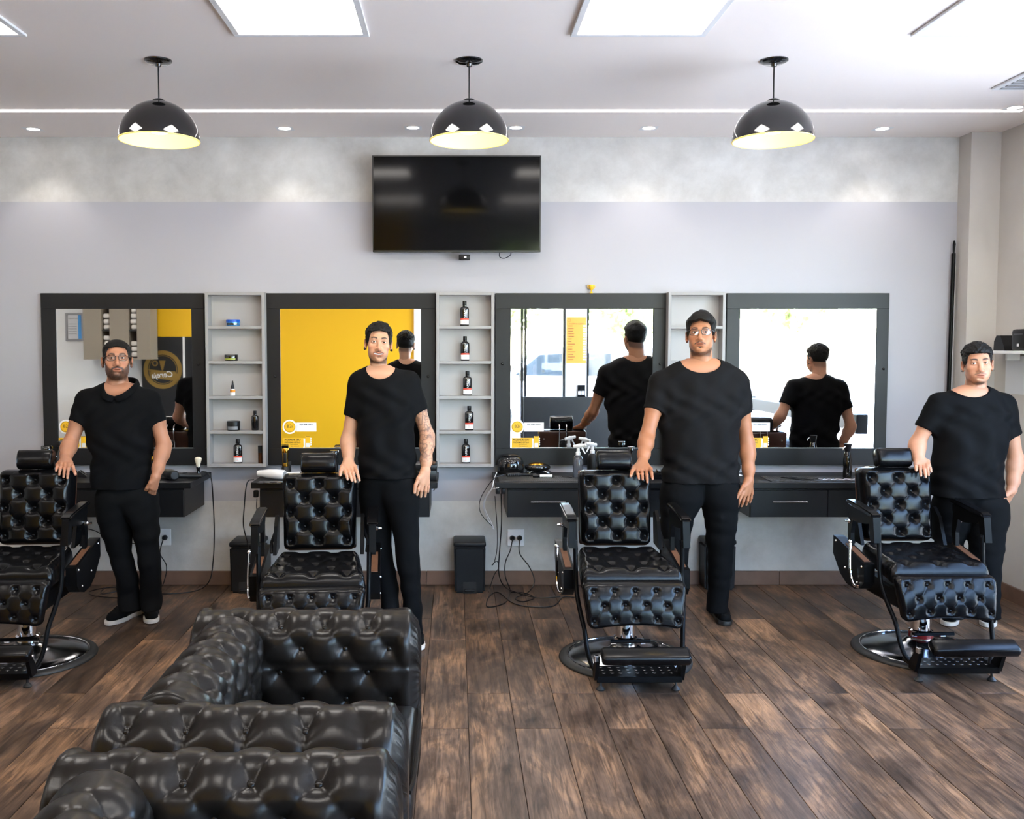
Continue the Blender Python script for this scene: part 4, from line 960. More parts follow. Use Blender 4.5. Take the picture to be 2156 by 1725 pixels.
# ================================================================== chesterfield armchairs (facing +X)
def resample(pts, m):
    P = np.array(pts, float); d = np.r_[0, np.cumsum(np.linalg.norm(np.diff(P, axis=0), axis=1))]
    t = np.linspace(0, d[-1], m); return np.stack([np.interp(t, d, P[:, i]) for i in (0, 1)], -1), t
def roll_profile():
    pts = [(0.012,.33),(.006,.42),(.0,.50),(-.006,.545)]
    c, r = (.108,.605), .118
    for k in range(19):
        a = math.radians(206-k*13.3); pts.append((c[0]+r*math.cos(a), c[1]+r*math.sin(a)))
    pts += [(.19,.50),(.178,.42),(.172,.25),(.172,.075)]
    return pts
def roll_sweep(name, L, parent, T, m, a=.0725, amp=.034, dome0=.0, dome1=.03, ns=150, mt=130, top_row=.36):
    """profile plane = local (y,z), swept along local x from 0 to L"""
    P, t = resample(roll_profile(), mt)
    tan = np.gradient(P, axis=0); nrm = np.stack([-tan[:, 1], tan[:, 0]], -1); nrm /= np.linalg.norm(nrm, axis=1, keepdims=True)
    s = np.linspace(0, L, ns); Sg, Tg = np.meshgrid(s, t, indexing='ij')
    rows = [.545, .385, .290, .195, .100]; b = .095; t_out = rows[0]     # rows of buttons: outer shoulder, inner shoulder, inside face
    tau = np.where(Tg > rows[1], 1-(Tg-rows[1])/(rows[0]-rows[1])+0, 1+(rows[1]-Tg)/b)*b
    nb = max(2, int(round(L/(2*a)))); a = L/(2*nb)
    Lh, d2 = lattice(Sg-a, tau, a, b, .032, .30)
    up = np.clip((t_out+.012-Tg)/.02, 0, 1)*np.clip((Tg-.03)/.05, 0, 1)
    sd = np.abs(((Sg-a)/(2*a)) - np.round((Sg-a)/(2*a)))*2*a
    pleat = np.exp(-(sd/.010)**2)*np.clip((Tg-t_out)/.01, 0, 1)*np.clip(1-(Tg-t_out)/.30, 0, 1)
    endf = np.clip(np.minimum(Sg/.045, (L-Sg)/np.where(Tg > rows[1]+.05, .13, .05)), 0, 1)**1.5
    disp = -amp*(1-Lh)*up*endf - .010*pleat*endf
    # extra dimple for the outer row
    pn = np.round((Sg-a)/(2*a)); dd = ((Sg-a-pn*2*a)**2+(Tg-t_out)**2)/(.030**2); disp -= .7*amp*np.exp(-dd)*(1-up)*endf
    rnd = .020*(1-np.sqrt(np.clip(1-(1-np.clip(np.minimum(Sg, L-Sg)/.03, 0, 1))**2, 0, 1)))
    disp = disp-rnd
    V = np.zeros((ns, mt, 3)); V[..., 0] = Sg; V[..., 1] = P[None, :, 0]+nrm[None, :, 0]*disp; V[..., 2] = P[None, :, 1]+nrm[None, :, 1]*disp
    vs = [tuple(q) for q in V.reshape(-1, 3)]; fs = []
    for i in range(ns-1):
        for j in range(mt-1): fs.append((i*mt+j, i*mt+j+1, (i+1)*mt+j+1, (i+1)*mt+j))
    for end, dome, idx in ((0, -dome0, 0), (L, dome1, ns-1)):
        ring = [idx*mt+j for j in range(mt)]; cen = np.mean([vs[k] for k in ring], axis=0)
        rp = ring
        for sc, dx in ((.90,.55),(.72,.85),(.45,1.0)):
            nr = []
            for j, k in enumerate(ring):
                q = np.array(vs[k]); q = cen+(q-cen)*sc; ru = .003*math.sin(j*1.9)*(1 if sc < .95 else 0)*(sc > .6)
                nr.append(len(vs)); vs.append((end+dome*dx+ru*(1 if dome > 0 else 0), q[1], q[2]))
            for j in range(mt-1): fs.append((rp[j], rp[j+1], nr[j+1], nr[j]))
            fs.append((rp[mt-1], rp[0], nr[0], nr[mt-1])); rp = nr
        fs.append(rp)
    fs.append([i*mt for i in range(ns)]+[i*mt+mt-1 for i in range(ns-1, -1, -1)])
    mb = MB().add(vs, fs, T); o = obj(name, mb, m, parent, 60)
    Tn = T.to_3x3()
    for row, tt in enumerate(rows):
        j = int(np.argmin(np.abs(t-tt)))
        for k in range(0, nb+1):
            ss = a+2*a*k+(a if row % 2 else 0)
            if ss < .04 or ss > L-(.10 if row == 0 else .05): continue
            p = P[j]+nrm[j]*(-amp+.003); add_button(o, T @ Vector((ss, p[0], p[1])), m, .0105, Tn @ Vector((0, nrm[j][0], nrm[j][1])))
    return o
def armchair(label, loc, rz):
    t = thing('chesterfield_armchair', label, 'armchair', loc, rz, 'tufted leather armchairs')
    hx, wy = .385, .56      # half depth, half width
    mk = 'sofa_leather'
    yin = wy-.24
    # arms: run along x; inner face towards the seat
    Tfar = Matrix.Translation((-hx+.0, yin, 0))
    Tnear = Matrix.Translation((-hx+.0, -yin, 0)) @ Matrix.Diagonal((1, -1, 1, 1))
    roll_sweep('arm', 2*hx-.035, t, Tfar, mk, dome0=.015); roll_sweep('arm', 2*hx-.035, t, Tnear, mk, dome0=.015)
    # back: runs along y; inner face towards +x
    Tb = Matrix.Translation((-hx+.24, -yin-.04, 0)) @ Matrix.Rotation(PI/2, 4, 'Z')
    roll_sweep('back', 2*yin+.08, t, Tb, mk, dome0=.02, dome1=.02)
    sc = MB(); sc.box((.075, 0, .375), (.62, 2*yin-.01, .13), .045, None, 4)
    cu = obj('seat_cushion', sc, mk, t, 60)
    for s in (-1, 1): pass
    obj('piping', MB().tube([(.375,-yin+.03,.425),(.383,-yin+.1,.428),(.385,0,.43),(.383,yin-.1,.428),(.375,yin-.03,.425)], .006, 6, smooth=5), mk, cu)
    obj('base_frame', MB().box((-.01,0,.195), (2*hx-.03, 2*yin+.30, .25), .02, None, 2), mk, t)
    for sx in (-1, 1):
        for sy in (-1, 1): obj('foot', MB().lathe([(0,.0004),(.022,.0004),(.026,.02),(.03,.05),(.034,.075),(0,.075)], 14, Matrix.Translation((sx*(hx-.07), sy*(wy-.13), 0))), 'wood_back', t)
    return t
A1 = armchair('dark leather chesterfield armchair closer to the barber chairs', (-.50, 2.74, 0), 0)
A2 = dup(A1, 'dark leather chesterfield armchair farther from the barber chairs', (-.50, 1.605, 0), 0)
A3 = dup(A1, 'dark leather chesterfield armchair by the side window', (3.02, 3.15, 0), PI)
# ================================================================== implicit surfaces for the people
def surface_nets(d, lo, h):
    nx, ny, nz = d.shape; s = d < 0
    c = [s[i:nx-1+i, j:ny-1+j, k:nz-1+k] for i in (0,1) for j in (0,1) for k in (0,1)]
    cnt = sum(x.astype(np.int8) for x in c); act = (cnt > 0) & (cnt < 8)
    idx = np.argwhere(act); n = len(idx); ids = -np.ones(act.shape, np.int64); ids[act] = np.arange(n)
    offs = [(i,j,k) for i in (0,1) for j in (0,1) for k in (0,1)]
    vals = np.stack([d[idx[:,0]+o[0], idx[:,1]+o[1], idx[:,2]+o[2]] for o in offs], 1)
    acc = np.zeros((n, 3)); cn = np.zeros(n); O = np.array(offs, float)
    for a in range(8):
        for b in range(a+1, 8):
            if np.abs(O[a]-O[b]).sum() != 1: continue
            va, vb = vals[:, a], vals[:, b]; m = (va < 0) != (vb < 0)
            t = np.where(m, va/np.where(m, va-vb, 1), 0)
            acc += np.where(m[:, None], O[a]+(O[b]-O[a])*t[:, None], 0); cn += m
    V = (idx+acc/np.maximum(cn, 1)[:, None])*h+lo
    Fs = []
    for ax in range(3):
        a = np.moveaxis(s, ax, 0); ch = a[:-1] != a[1:]; ch = np.moveaxis(ch, 0, ax)
        q = np.argwhere(ch); o1, o2 = [(1,2),(2,0),(0,1)][ax]
        q = q[(q[:, o1] > 0) & (q[:, o2] > 0) & (q[:, o1] < act.shape[o1]) & (q[:, o2] < act.shape[o2])]
        def g(da, db):
            r = q.copy(); r[:, o1] -= da; r[:, o2] -= db; return ids[r[:,0], r[:,1], r[:,2]]
        quad = np.stack([g(0,0), g(1,0), g(1,1), g(0,1)], 1)
        ins = s[q[:,0], q[:,1], q[:,2]]; quad[~ins] = quad[~ins][:, ::-1]
        Fs.append(quad)
    Fs = np.concatenate(Fs); Fs = Fs[(Fs >= 0).all(1)]
    return V, Fs
class Fld:
    def __init__(s, lo, hi, h):
        s.h = h; s.lo = np.array(lo, float); s.n = np.ceil((np.array(hi)-s.lo)/h).astype(int)+1
        s.d = np.full(tuple(s.n), .5, np.float32)
    def win(s, lo, hi, pad):
        a = np.clip(np.floor((np.array(lo)-pad-s.lo)/s.h).astype(int), 0, s.n); b = np.clip(np.ceil((np.array(hi)+pad-s.lo)/s.h).astype(int)+1, 0, s.n)
        if (b <= a).any(): return None
        ax = [(s.lo[i]+np.arange(a[i], b[i])*s.h).astype(np.float32) for i in range(3)]
        X, Y, Z = np.meshgrid(*ax, indexing='ij', sparse=True)
        return tuple(slice(a[i], b[i]) for i in range(3)), X, Y, Z
    def op(s, fn, lo, hi, k=.0, mode='add'):
        w = s.win(lo, hi, max(k, 2*s.h)+3*s.h)
        if w is None: return
        sl, X, Y, Z = w; v = fn(X, Y, Z); o = s.d[sl]
        if mode == 'add':
            r = np.minimum(o, v)
            if k > 0: hh = np.maximum(k-np.abs(o-v), 0)/k; r = r-hh*hh*k*.25
        elif mode == 'sub':
            v = -v; r = np.maximum(o, v)
            if k > 0: hh = np.maximum(k-np.abs(o-v), 0)/k; r = r+hh*hh*k*.25
        else: r = np.maximum(o, v)
        s.d[sl] = r
    def cone(s, a, b, ra, rb, k=.0, mode='add'):
        a = np.array(a, float); b = np.array(b, float); r = max(ra, rb); ba = b-a; L2 = max(ba@ba, 1e-9)
        def fn(X, Y, Z):
            x, y, z = X-a[0], Y-a[1], Z-a[2]; t = np.clip((x*ba[0]+y*ba[1]+z*ba[2])/L2, 0, 1)
            return np.sqrt((x-ba[0]*t)**2+(y-ba[1]*t)**2+(z-ba[2]*t)**2)-(ra+(rb-ra)*t)
        s.op(fn, np.minimum(a, b)-r, np.maximum(a, b)+r, k, mode)
    def ell(s, c, r, k=.0, mode='add', R=None):
        c = np.array(c, float); r = np.array(r, float); mr = r.max(); mn = r.min()
        def fn(X, Y, Z):
            x, y, z = X-c[0], Y-c[1], Z-c[2]
            if R is not None:
                x, y, z = R[0,0]*x+R[1,0]*y+R[2,0]*z, R[0,1]*x+R[1,1]*y+R[2,1]*z, R[0,2]*x+R[1,2]*y+R[2,2]*z
            q = np.sqrt((x/r[0])**2+(y/r[1])**2+(z/r[2])**2); q2 = np.sqrt((x/r[0]**2)**2+(y/r[1]**2)**2+(z/r[2]**2)**2)
            return q*(q-1)/np.maximum(q2, 1e-6)
        s.op(fn, c-mr, c+mr, k, mode)
    def loft(s, secs, infl=0., n=2.3, k=.0, wr=None, z0=None, z1=None):
        """secs: list (z, xc, yc, a, b) by rising z"""
        A = np.array(sorted(secs), float); zz = A[:, 0]
        a0 = zz[0] if z0 is None else z0; a1 = zz[-1] if z1 is None else z1
        mx = max(A[:, 3].max(), A[:, 4].max())+.02+abs(infl)
        def fn(X, Y, Z):
            z = np.clip(Z, zz[0], zz[-1]); f = lambda i: smooth_interp(z, zz, A[:, i])
            xc, yc, a, b = f(1), f(2), f(3)+infl, f(4)+infl
            q = (np.abs((X-xc)/a)**n+np.abs((Y-yc)/b)**n)**(1/n)
            v = (q-1)*np.minimum(a, b)
            if wr is not None: v = v+wr(X, Y, Z)
            return np.maximum(v, np.maximum(Z-a1, a0-Z))
        s.op(fn, (A[:, 1].min()-mx, A[:, 2].min()-mx, a0), (A[:, 1].max()+mx, A[:, 2].max()+mx, a1), k)
    def mesh(s): return surface_nets(s.d, s.lo, s.h)
def smooth_interp(z, zz, vv):
    # monotone-ish cubic through the section values
    m = np.gradient(vv, zz); i = np.clip(np.searchsorted(zz, z, side='right')-1, 0, len(zz)-2)
    h = zz[i+1]-zz[i]; t = (z-zz[i])/h; t2 = t*t; t3 = t2*t
    return ((2*t3-3*t2+1)*vv[i]+(t3-2*t2+t)*h*m[i]+(-2*t3+3*t2)*vv[i+1]+(t3-t2)*h*m[i+1]).astype(np.float32)
def np_mesh(name, V, Fq, col=None):
    me = bpy.data.meshes.new(name); nf = len(Fq)
    me.vertices.add(len(V)); me.vertices.foreach_set('co', np.asarray(V, np.float32).ravel())
    me.loops.add(nf*4); me.loops.foreach_set('vertex_index', np.asarray(Fq, np.int32).ravel())
    me.polygons.add(nf); me.polygons.foreach_set('loop_start', np.arange(nf, dtype=np.int32)*4)
    me.polygons.foreach_set('use_smooth', np.ones(nf, bool)); me.update(calc_edges=True); me.validate()
    if col is not None:
        at_ = me.color_attributes.new('Col', 'FLOAT_COLOR', 'POINT'); at_.data.foreach_set('color', np.c_[col, np.ones(len(col))].astype(np.float32).ravel())
    return me
def vnoise(P, sc, seed=0):
    """cheap smooth 3-D value noise, -1..1"""
    rs = np.random.RandomState(seed); tab = rs.rand(64, 64, 64)*2-1; q = P*sc; i = np.floor(q).astype(int); f = q-i; f = f*f*(3-2*f); r = 0
    for a in (0,1):
        for b in (0,1):
            for c in (0,1):
                w = (f[..., 0] if a else 1-f[..., 0])*(f[..., 1] if b else 1-f[..., 1])*(f[..., 2] if c else 1-f[..., 2])
                r = r+w*tab[(i[..., 0]+a) % 64, (i[..., 1]+b) % 64, (i[..., 2]+c) % 64]
    return r
def sst(x, a, b): t = np.clip((x-a)/(b-a), 0, 1); return t*t*(3-2*t)
# ================================================================== people
SK = {}
def head_mesh(sp):
    """head and neck in head space: x = image right, y = forward (face), z = up; chin at -.118, crown at +.118"""
    wf = sp.get('wide', 1.0); f = Fld((-.125,-.125,-.27), (.125,.14,.135), .0025)
    f.ell((0,-.014,.036), (.0755*wf,.093,.082)); jw = sp.get('jaw_w', 1.0); f.ell((0,.016,-.026), (.0615*wf,.074,.088), .03)
    f.ell((0,.052,-.094), (.031*wf*jw,.033,.025), .035)
    for s in (-1, 1):
        f.ell((s*.041*wf*jw,.002,-.060), (.020,.042,.032), .03)
        f.ell((s*.043*wf,.058,-.022), (.021,.020,.018), .03)
        f.ell((s*.030,.060,-.060), (.018,.022,.020), .025)
    f.cone((-.034,.0795,.027), (.034,.0795,.027), .0105, .0105, .02)
    for s in (-1, 1): f.ell((s*.031,.103,.006), (.017,.020,.0125), .016, 'sub')
    for s in (-1, 1): f.ell((s*.031,.0725,.009), (.0165,.0165,.0150), .006)
    f.cone((0,.084,.012), (0,.1045,-.030), .0075, .0105, .012); f.ell((0,.1055,-.033), (.0115,.011,.0105), .008)
    for s in (-1, 1): f.ell((s*.0135,.0935,-.037), (.0090,.011,.0088), .007)
    for s in (-1, 1): f.ell((s*.0065,.100,-.0455), (.0042,.007,.004), .003, 'sub')
    sm = sp.get('smile', 0); mw = .0215+.0095*sm
    # mouth: muzzle bulge, lips, groove
    f.ell((0,.074,-.064), (.030,.022,.024), .025)
    f.cone((-mw*.75,.0895,-.0605), (mw*.75,.0895,-.0605), .0048, .0048, .006); f.ell((0,.0945,-.0605), (.012,.005,.0045), .006)
    f.cone((-mw*.6,.0885,-.0725), (mw*.6,.0885,-.0725), .0058, .0058, .006)
    f.ell((0,.099-.003*sm,-.0665-.0015*sm), (mw*(1-.25*sm),.008+.012*sm,.0016+.0030*sm), .003, 'sub')
    if sm:
        for s in (-1, 1): f.ell((s*.0175,.091,-.0640), (.0120,.020,.0034), .003, 'sub')
    f.ell((0,.092,-.085), (.014,.008,.005), .008, 'sub')
    f.ell((0,.068,-.101), (.017,.015,.013), .016)
    # eyelid slits
    for s in (-1, 1): f.ell((s*.031,.094,.0072), (.0150,.018,.0038-.0006*sm), .002, 'sub')
    # ears
    for s in (-1, 1):
        Rm = np.array(Matrix.Rotation(s*math.radians(-34), 3, 'Z') @ Matrix.Rotation(math.radians(-8), 3, 'X'))
        f.ell((s*.0815*wf,-.012,-.006), (.0080,.018,.0295), .007, R=Rm); f.ell((s*.0885*wf,-.003,-.003), (.006,.010,.019), .004, 'sub', R=Rm)
        f.ell((s*.0795*wf,-.004,-.035), (.007,.009,.010), .006)
    # neck
    nb = sp['neck_local']; nw = sp.get('neck', .054)
    f.cone((0,-.030,-.045), (nb[0],nb[1],nb[2]), nw, nw*1.04, .016)
    f.cone((nb[0],nb[1]+.0,nb[2]), (nb[0],nb[1]-.01,nb[2]-.05), nw*1.1, nw*1.5, .04)
    for s in (-1, 1): f.cone((s*.045*wf,-.01,-.06), (nb[0]+s*.012,nb[1]+nw*.82,nb[2]-.01), .012, .011, .02)
    f.d[:, :, 0] = np.maximum(f.d[:, :, 0], .01)
    V, Q = f.mesh()
    return V, Q
def head_colour(V, sp):
    x, y, z = V[:, 0], V[:, 1], V[:, 2]; ax = np.abs(x); n = len(V); front = sst(y, .03, .055)
    base = np.array(sp['skin']); C = np.tile(base, (n, 1))
    C *= (1+.05*vnoise(V, 60, 3)+.04*vnoise(V, 18, 4))[:, None]
    red = np.exp(-((ax-.042)**2+(z+.03)**2)/.018**2)*front+np.exp(-(x**2+(z+.036)**2)/.013**2)*front+.8*sst(ax, .07, .08)
    C *= 1+red[:, None]*np.array([.05,-.06,-.08])
    sm = sp.get('smile', 0)
    def mix(m, col): 
        nonlocal C
        m = np.clip(m, 0, 1)[:, None]; C = C*(1-m)+np.array(col)*m
    hair = np.array((.012,.009,.008))
    # stubble and beard
    b = sp.get('beard', {})
    up = np.interp(ax, [0,.026,.040,.055,.068,.08], [-.083,-.060,-.052,-.038,-.012,.0])
    fr = sst(y, -.02, .0)*sst(z, -.135, -.118)
    if b.get('jaw', 0): mix(b['jaw']*sst(up-z, 0, .012)*fr*(.8+.2*vnoise(V, 250, 8)), hair)
    if b.get('chin', 0): mix(b['chin']*np.exp(-(ax/.030)**4)*sst(-z, .096, .106)*sst(y, .03, .05), hair)
    if b.get('strap', 0): mix(b['strap']*sst(-(z-np.interp(ax, [0,.03,.06,.075], [-.108,-.102,-.075,-.03])), 0, .010)*fr, hair)
    if b.get('soul', 0): mix(b['soul']*np.exp(-(x/.008)**4-((z+.0845)/.005)**4)*front, hair)
    if b.get('must', 0):
        zc = -.0505-ax*b.get('droop', .22)-.02*np.maximum(ax-.02, 0)*8*b.get('droop', .22); th = b.get('thick', .0055)
        mm = np.exp(-((z-zc)/th)**4)*sst(-ax, -.036, -.027)*front
        if b.get('split', 0): mm *= 1-.7*np.exp(-(x/.003)**2)
        mix(b['must']*mm, hair)
        if b.get('corner', 0): mix(b['corner']*np.exp(-((ax-.031)/.006)**4-((z+.068)/.016)**4)*front, hair)
    # lips and mouth
    mw = .0225+.0115*sm; lip = np.exp(-(ax/mw)**6)*np.exp(-((z+.0668)/(.0105+.0045*sm))**4)*front*sst(y, .075, .085)
    mix(.85*lip, base*np.array([.66,.40,.38]))
    mix(.8*np.exp(-(ax/(mw*.95))**6-((z+.0668)/.0018)**2)*front*(1-sm), base*.18)  # shade of the groove between closed lips, painted as a dark line
    # brows
    if True:
        t = (ax-.012)/.038; zb = .0275+.006*np.sin(np.clip(t, 0, 1)*2.2)-.004*np.clip(t, 0, 1)**3+sp.get('brow', 0.)
        th = .0060*(1-.50*np.clip(t, 0, 1)); bm_ = np.exp(-((z-zb)/th)**4)*sst(t, -.05, .08)*sst(-t, -1.05, -.92)*sst(y, .03, .05)
        mix(.97*bm_, hair)
    # lid rims
    for s in (-1, 1):
        e = ((x-s*.031)/.0155)**2+((z-.0085)/.0062)**2; mix(.65*np.exp(-((e-1)/.30)**2)*(z > .007)*(y > .06), (.02,.014,.012))
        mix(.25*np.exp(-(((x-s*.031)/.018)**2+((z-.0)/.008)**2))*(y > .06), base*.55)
    # cropped sides
    zc = hairline(x, y, sp); mix(sp.get('fade', .75)*sst(z-zc, -.022, .004)*sst(-y, -.055, -.045)*(ax < .085)*(1-sst(z, .06, .075)*0), hair*1.3)
    mix(.25*sst(-z, .045, .052)*np.exp(-((ax-.0065)/.005)**2)*np.exp(-((z+.0455)/.005)**2)*(y > .085), base*.2)  # nostril hollows: their shade is painted into the skin colour
    return C
def hairline(x, y, sp):
    fh = sp.get('front', .062)
    zc = np.interp(y, [-.13,-.085,-.035,-.012,.012,.030,.042,.050,.12], [-.066,-.062,-.052,.000,.000,-.020,.010,fh-.012,fh])
    return zc+sp.get('peak', 0)*np.abs(x)*np.clip((y-.04)/.03, 0, 1)
def hair_mesh(sp):
    f = Fld((-.115,-.145,-.09), (.115,.135,.185), .0028); wf = sp.get('wide', 1.0)
    ts, tt, cur, amp = sp.get('th_side', .006), sp.get('th_top', .020), sp.get('curl', 70), sp.get('camp', .004)
    qx, qz = sp.get('quiff', (0, 0))
    def fn(X, Y, Z):
        r = np.array([.0755*wf, .093, .082]); x, y, z = X, Y+.014, Z-.036
        q = np.sqrt((x/r[0])**2+(y/r[1])**2+(z/r[2])**2); d = (q-1)*.082
        XX, YY, ZZ = np.broadcast_arrays(X, Y, Z); P = np.stack([XX, YY, ZZ], -1)
        th = ts+(tt-ts)*sst(ZZ, .035, .085)+sp.get('th_front', 0)*sst(YY, .02, .07)*sst(ZZ, .05, .08)+qz*np.exp(-((XX-qx)/.05)**2-((YY-.03)/.06)**2)*sst(ZZ, .05, .09)
        th = th+amp*vnoise(P, cur, 11)*sst(ZZ, .01, .07)+amp*.5*vnoise(P, cur*2.1, 12)*sst(ZZ, .0, .07)
        zc = hairline(XX, YY, sp)
        return np.maximum(d-th, zc-ZZ+.0015*vnoise(P, 160, 13))
    f.op(fn, f.lo+.01, f.lo+f.n*f.h-.01)
    # forehead stays clear of hair
    f.ell((0,.150,.012+(sp.get('front', .062)-.062)*.9), (.062*wf,.085,.054), .004, 'sub')
    return f.mesh()
def arm_hand(sp, a):
    pts = [np.array(p) for p in (a['sh'], a['el'], a['wr'])]; sc = a.get('sc', 1.0)
    allp = pts+[np.array(q) for d in a['digits'] for q in d]
    lo = np.min(allp, 0)-.075; hi = np.max(allp, 0)+.075; f = Fld(lo, hi, .003)
    sh, el, wr = pts
    f.cone(sh+(el-sh)*.14, sh+(el-sh)*.45, .036*sc, .047*sc); f.cone(sh+(el-sh)*.45, el, .047*sc, .0385*sc, .03)
    m1 = el+(wr-el)*.28; m2 = el+(wr-el)*.72
    f.cone(el, m1, .0385*sc, .041*sc, .03); f.cone(m1, m2, .041*sc, .031*sc, .03); f.cone(m2, wr, .031*sc, .0245*sc, .03)
    pos = []
    for i, d in enumerate(a['digits']):
        d = [np.array(q) for q in d]; thumb = (i == a.get('thumb', -1))
        if thumb: f.cone(wr+(d[0]-wr)*.25, d[0], .017, .0125, .018)
        else: f.cone(wr+(d[0]-wr)*.1, d[0], .0175, .0115, .016)
    for i, d in enumerate(a['digits']):
        d = [np.array(q) for q in d]; thumb = (i == a.get('thumb', -1)); r = .0100 if thumb else .0086
        if i in a.get('small', ()): r *= .88
        f.cone(d[0], d[1], r*1.08, r, .006)
        for p, q in zip(d[1:-1], d[2:]): f.cone(p, q, r, r*.86, .0035); r *= .86
    V, Q = f.mesh(); C = np.tile(np.array(sp['skin'])*np.array(a.get('tone', (1,1,1))), (len(V), 1)); C *= (1+.05*vnoise(V, 70, 5)+.05*vnoise(V, 15, 6))[:, None]
    # reddish knuckles and paler nails
    for d in a['digits']:
        for k, q in enumerate(d[:-1]):
            w = np.exp(-((V-np.array(q))**2).sum(1)/.011**2)[:, None]; C *= 1+w*np.array([.02,-.07,-.09])
        tipv = np.array(d[-1]); w = np.exp(-((V-tipv-np.array([0,-.006,.002]))**2).sum(1)/.0055**2)[:, None]; C = C*(1-.35*w)+np.array((.62,.40,.34))*.35*w
    if a.get('tattoo'):
        ax = (wr-sh)/np.linalg.norm(wr-sh); L = np.linalg.norm(wr-sh); t = ((V-sh)@ax)/L
        n1 = vnoise(V, 42, 21); n2 = vnoise(V, 75, 22); n3 = vnoise(V, 24, 23)
        line = np.maximum(np.exp(-(n1/.10)**2), .9*np.exp(-(n2/.12)**2)); shade = .45*sst(n3, .05, .5)
        m = np.clip(np.maximum(line*.75, shade), 0, .8)*sst(t, .16, .26)*sst(-t, -.93, -.88); C = C*(1-m[:, None])+np.array((.035,.034,.038))*m[:, None]
    return V, Q, C
def capped(f, a, b, ra, rb, k, flat=1.0, wr=None):
    """sleeve: flat-ended cone"""
    a = np.array(a, float); b = np.array(b, float); ba = b-a; L = np.linalg.norm(ba); u = ba/L; r = max(ra, rb)+.02
    def fn(X, Y, Z):
        x, y, z = X-a[0], Y-a[1], Z-a[2]; s = x*u[0]+y*u[1]+z*u[2]; t = np.clip(s/L, 0, 1)
        d = np.sqrt(np.maximum((x-u[0]*s)**2+((y-u[1]*s)/flat)**2+(z-u[2]*s)**2, 1e-9)); v = d-(ra+(rb-ra)*t)
        if wr is not None: v = v+wr(X, Y, Z)
        v = np.where(s < 0, np.sqrt(np.maximum(x*x+(y/flat)**2+z*z, 1e-9))-ra, v)
        return np.maximum(v, s-L)
    f.op(fn, np.minimum(a, b)-r, np.maximum(a, b)+r, k)
def secs_from(rows, Y):
    out = []
    for r in rows:
        v, ul, ur, hd = r[:4]; dy = r[4] if len(r) > 4 else 0.; a = at(ul, v, Y+dy); b = at(ur, v, Y+dy); out.append(((a.z+b.z)/2, (a.x+b.x)/2, Y+dy, abs(b.x-a.x)/2, hd))
    return sorted(out)
def folds(amp, dirs, seed=0):
    rs = random.Random(seed); D = [(rs.uniform(-1,1)*d[0], rs.uniform(-1,1)*d[1], d[2]*rs.uniform(.7,1.3), rs.uniform(0, 6.28)) for d in dirs]
    def fn(X, Y, Z):
        v = 0
        for a, b, c, ph in D: v = v+np.sin(X*a+Y*b+Z*c+ph+1.3*np.sin(X*a*.31+Z*c*.23+ph))
        return amp*v/len(D)
    return fn
def shoe(person, heel, toe, sole, name='shoe', w=.046):
    heel = Vector((heel.x, heel.y, 0)); toe = Vector((toe.x, toe.y, 0)); d = (toe-heel).normalized(); L = .285
    T = Matrix.Translation(heel) @ Matrix.Rotation(math.atan2(d.y, d.x), 4, 'Z')
    out = [(0,.0,.030),(.03,0,.036),(.09,0,.033),(.16,0,.042),(.21,-.004,.046),(.25,-.006,.040),(.275,-.006,.026),(L,-.005,.010)]
    f = Fld((-.04,-.07,0), (.31,.07,.16), .004)
    f.cone((.032,0,.05), (.045,0,.13), .037, .040); f.cone((.04,0,.045), (.17,0,.044), .036, .038, .03); f.cone((.17,0,.042), (.235,-.004,.036), .040, .037, .02)
    f.cone((.07,0,.10), (.19,0,.058), .028, .024, .03)
    f.op(lambda X, Y, Z: np.broadcast_to(.026-Z, np.broadcast_shapes(X.shape, Y.shape, Z.shape)), f.lo, f.lo+f.n*f.h, 0, 'int')
    V, Q = f.mesh(); me = np_mesh(name, V, Q); me.transform(T); me.materials.append(M['shoe_black']); o = bpy.data.objects.new(name, me); COL.objects.link(o); o.parent = person
    ring = []; c = [Vector((x, y+s*ww, 0)) for s in (1,) for x, y, ww in out]; c2 = [Vector((x, y-ww, 0)) for x, y, ww in out][::-1]
    path = spline(c+c2, 4, True); n = len(path); m = MB(); vs = []; fs = []
    for zz, k in ((.0004,.95),(.004,1.0),(.020,1.02),(.027,1.0),(.027,.9)):
        for p in path: vs.append(((p.x-.14)*k+.14, p.y*k, zz+(.010*max(0, (p.x-.22)/.065)**2 if zz < .004 else 0)+(.006*max(0, (.06-p.x)/.06) if zz > .01 else 0)))
    for r in range(4):
        for i in range(n): fs.append((r*n+i, r*n+(i+1) % n, (r+1)*n+(i+1) % n, (r+1)*n+i))
    fs.append(list(range(n))[::-1]); fs.append([4*n+i for i in range(n)])
    obj('sole', MB().add(vs, fs, T), sole, o, 50)
    lm = MB()
    for i in range(4):
        x = .105+i*.028; z = .118-i*.017; lm.tube([T @ Vector((x,-.026,z-.010)), T @ Vector((x+.006,0,z)), T @ Vector((x,.026,z-.010))], .0032, 5, smooth=3)
    obj('laces', lm, 'black_matte', o)
    return o
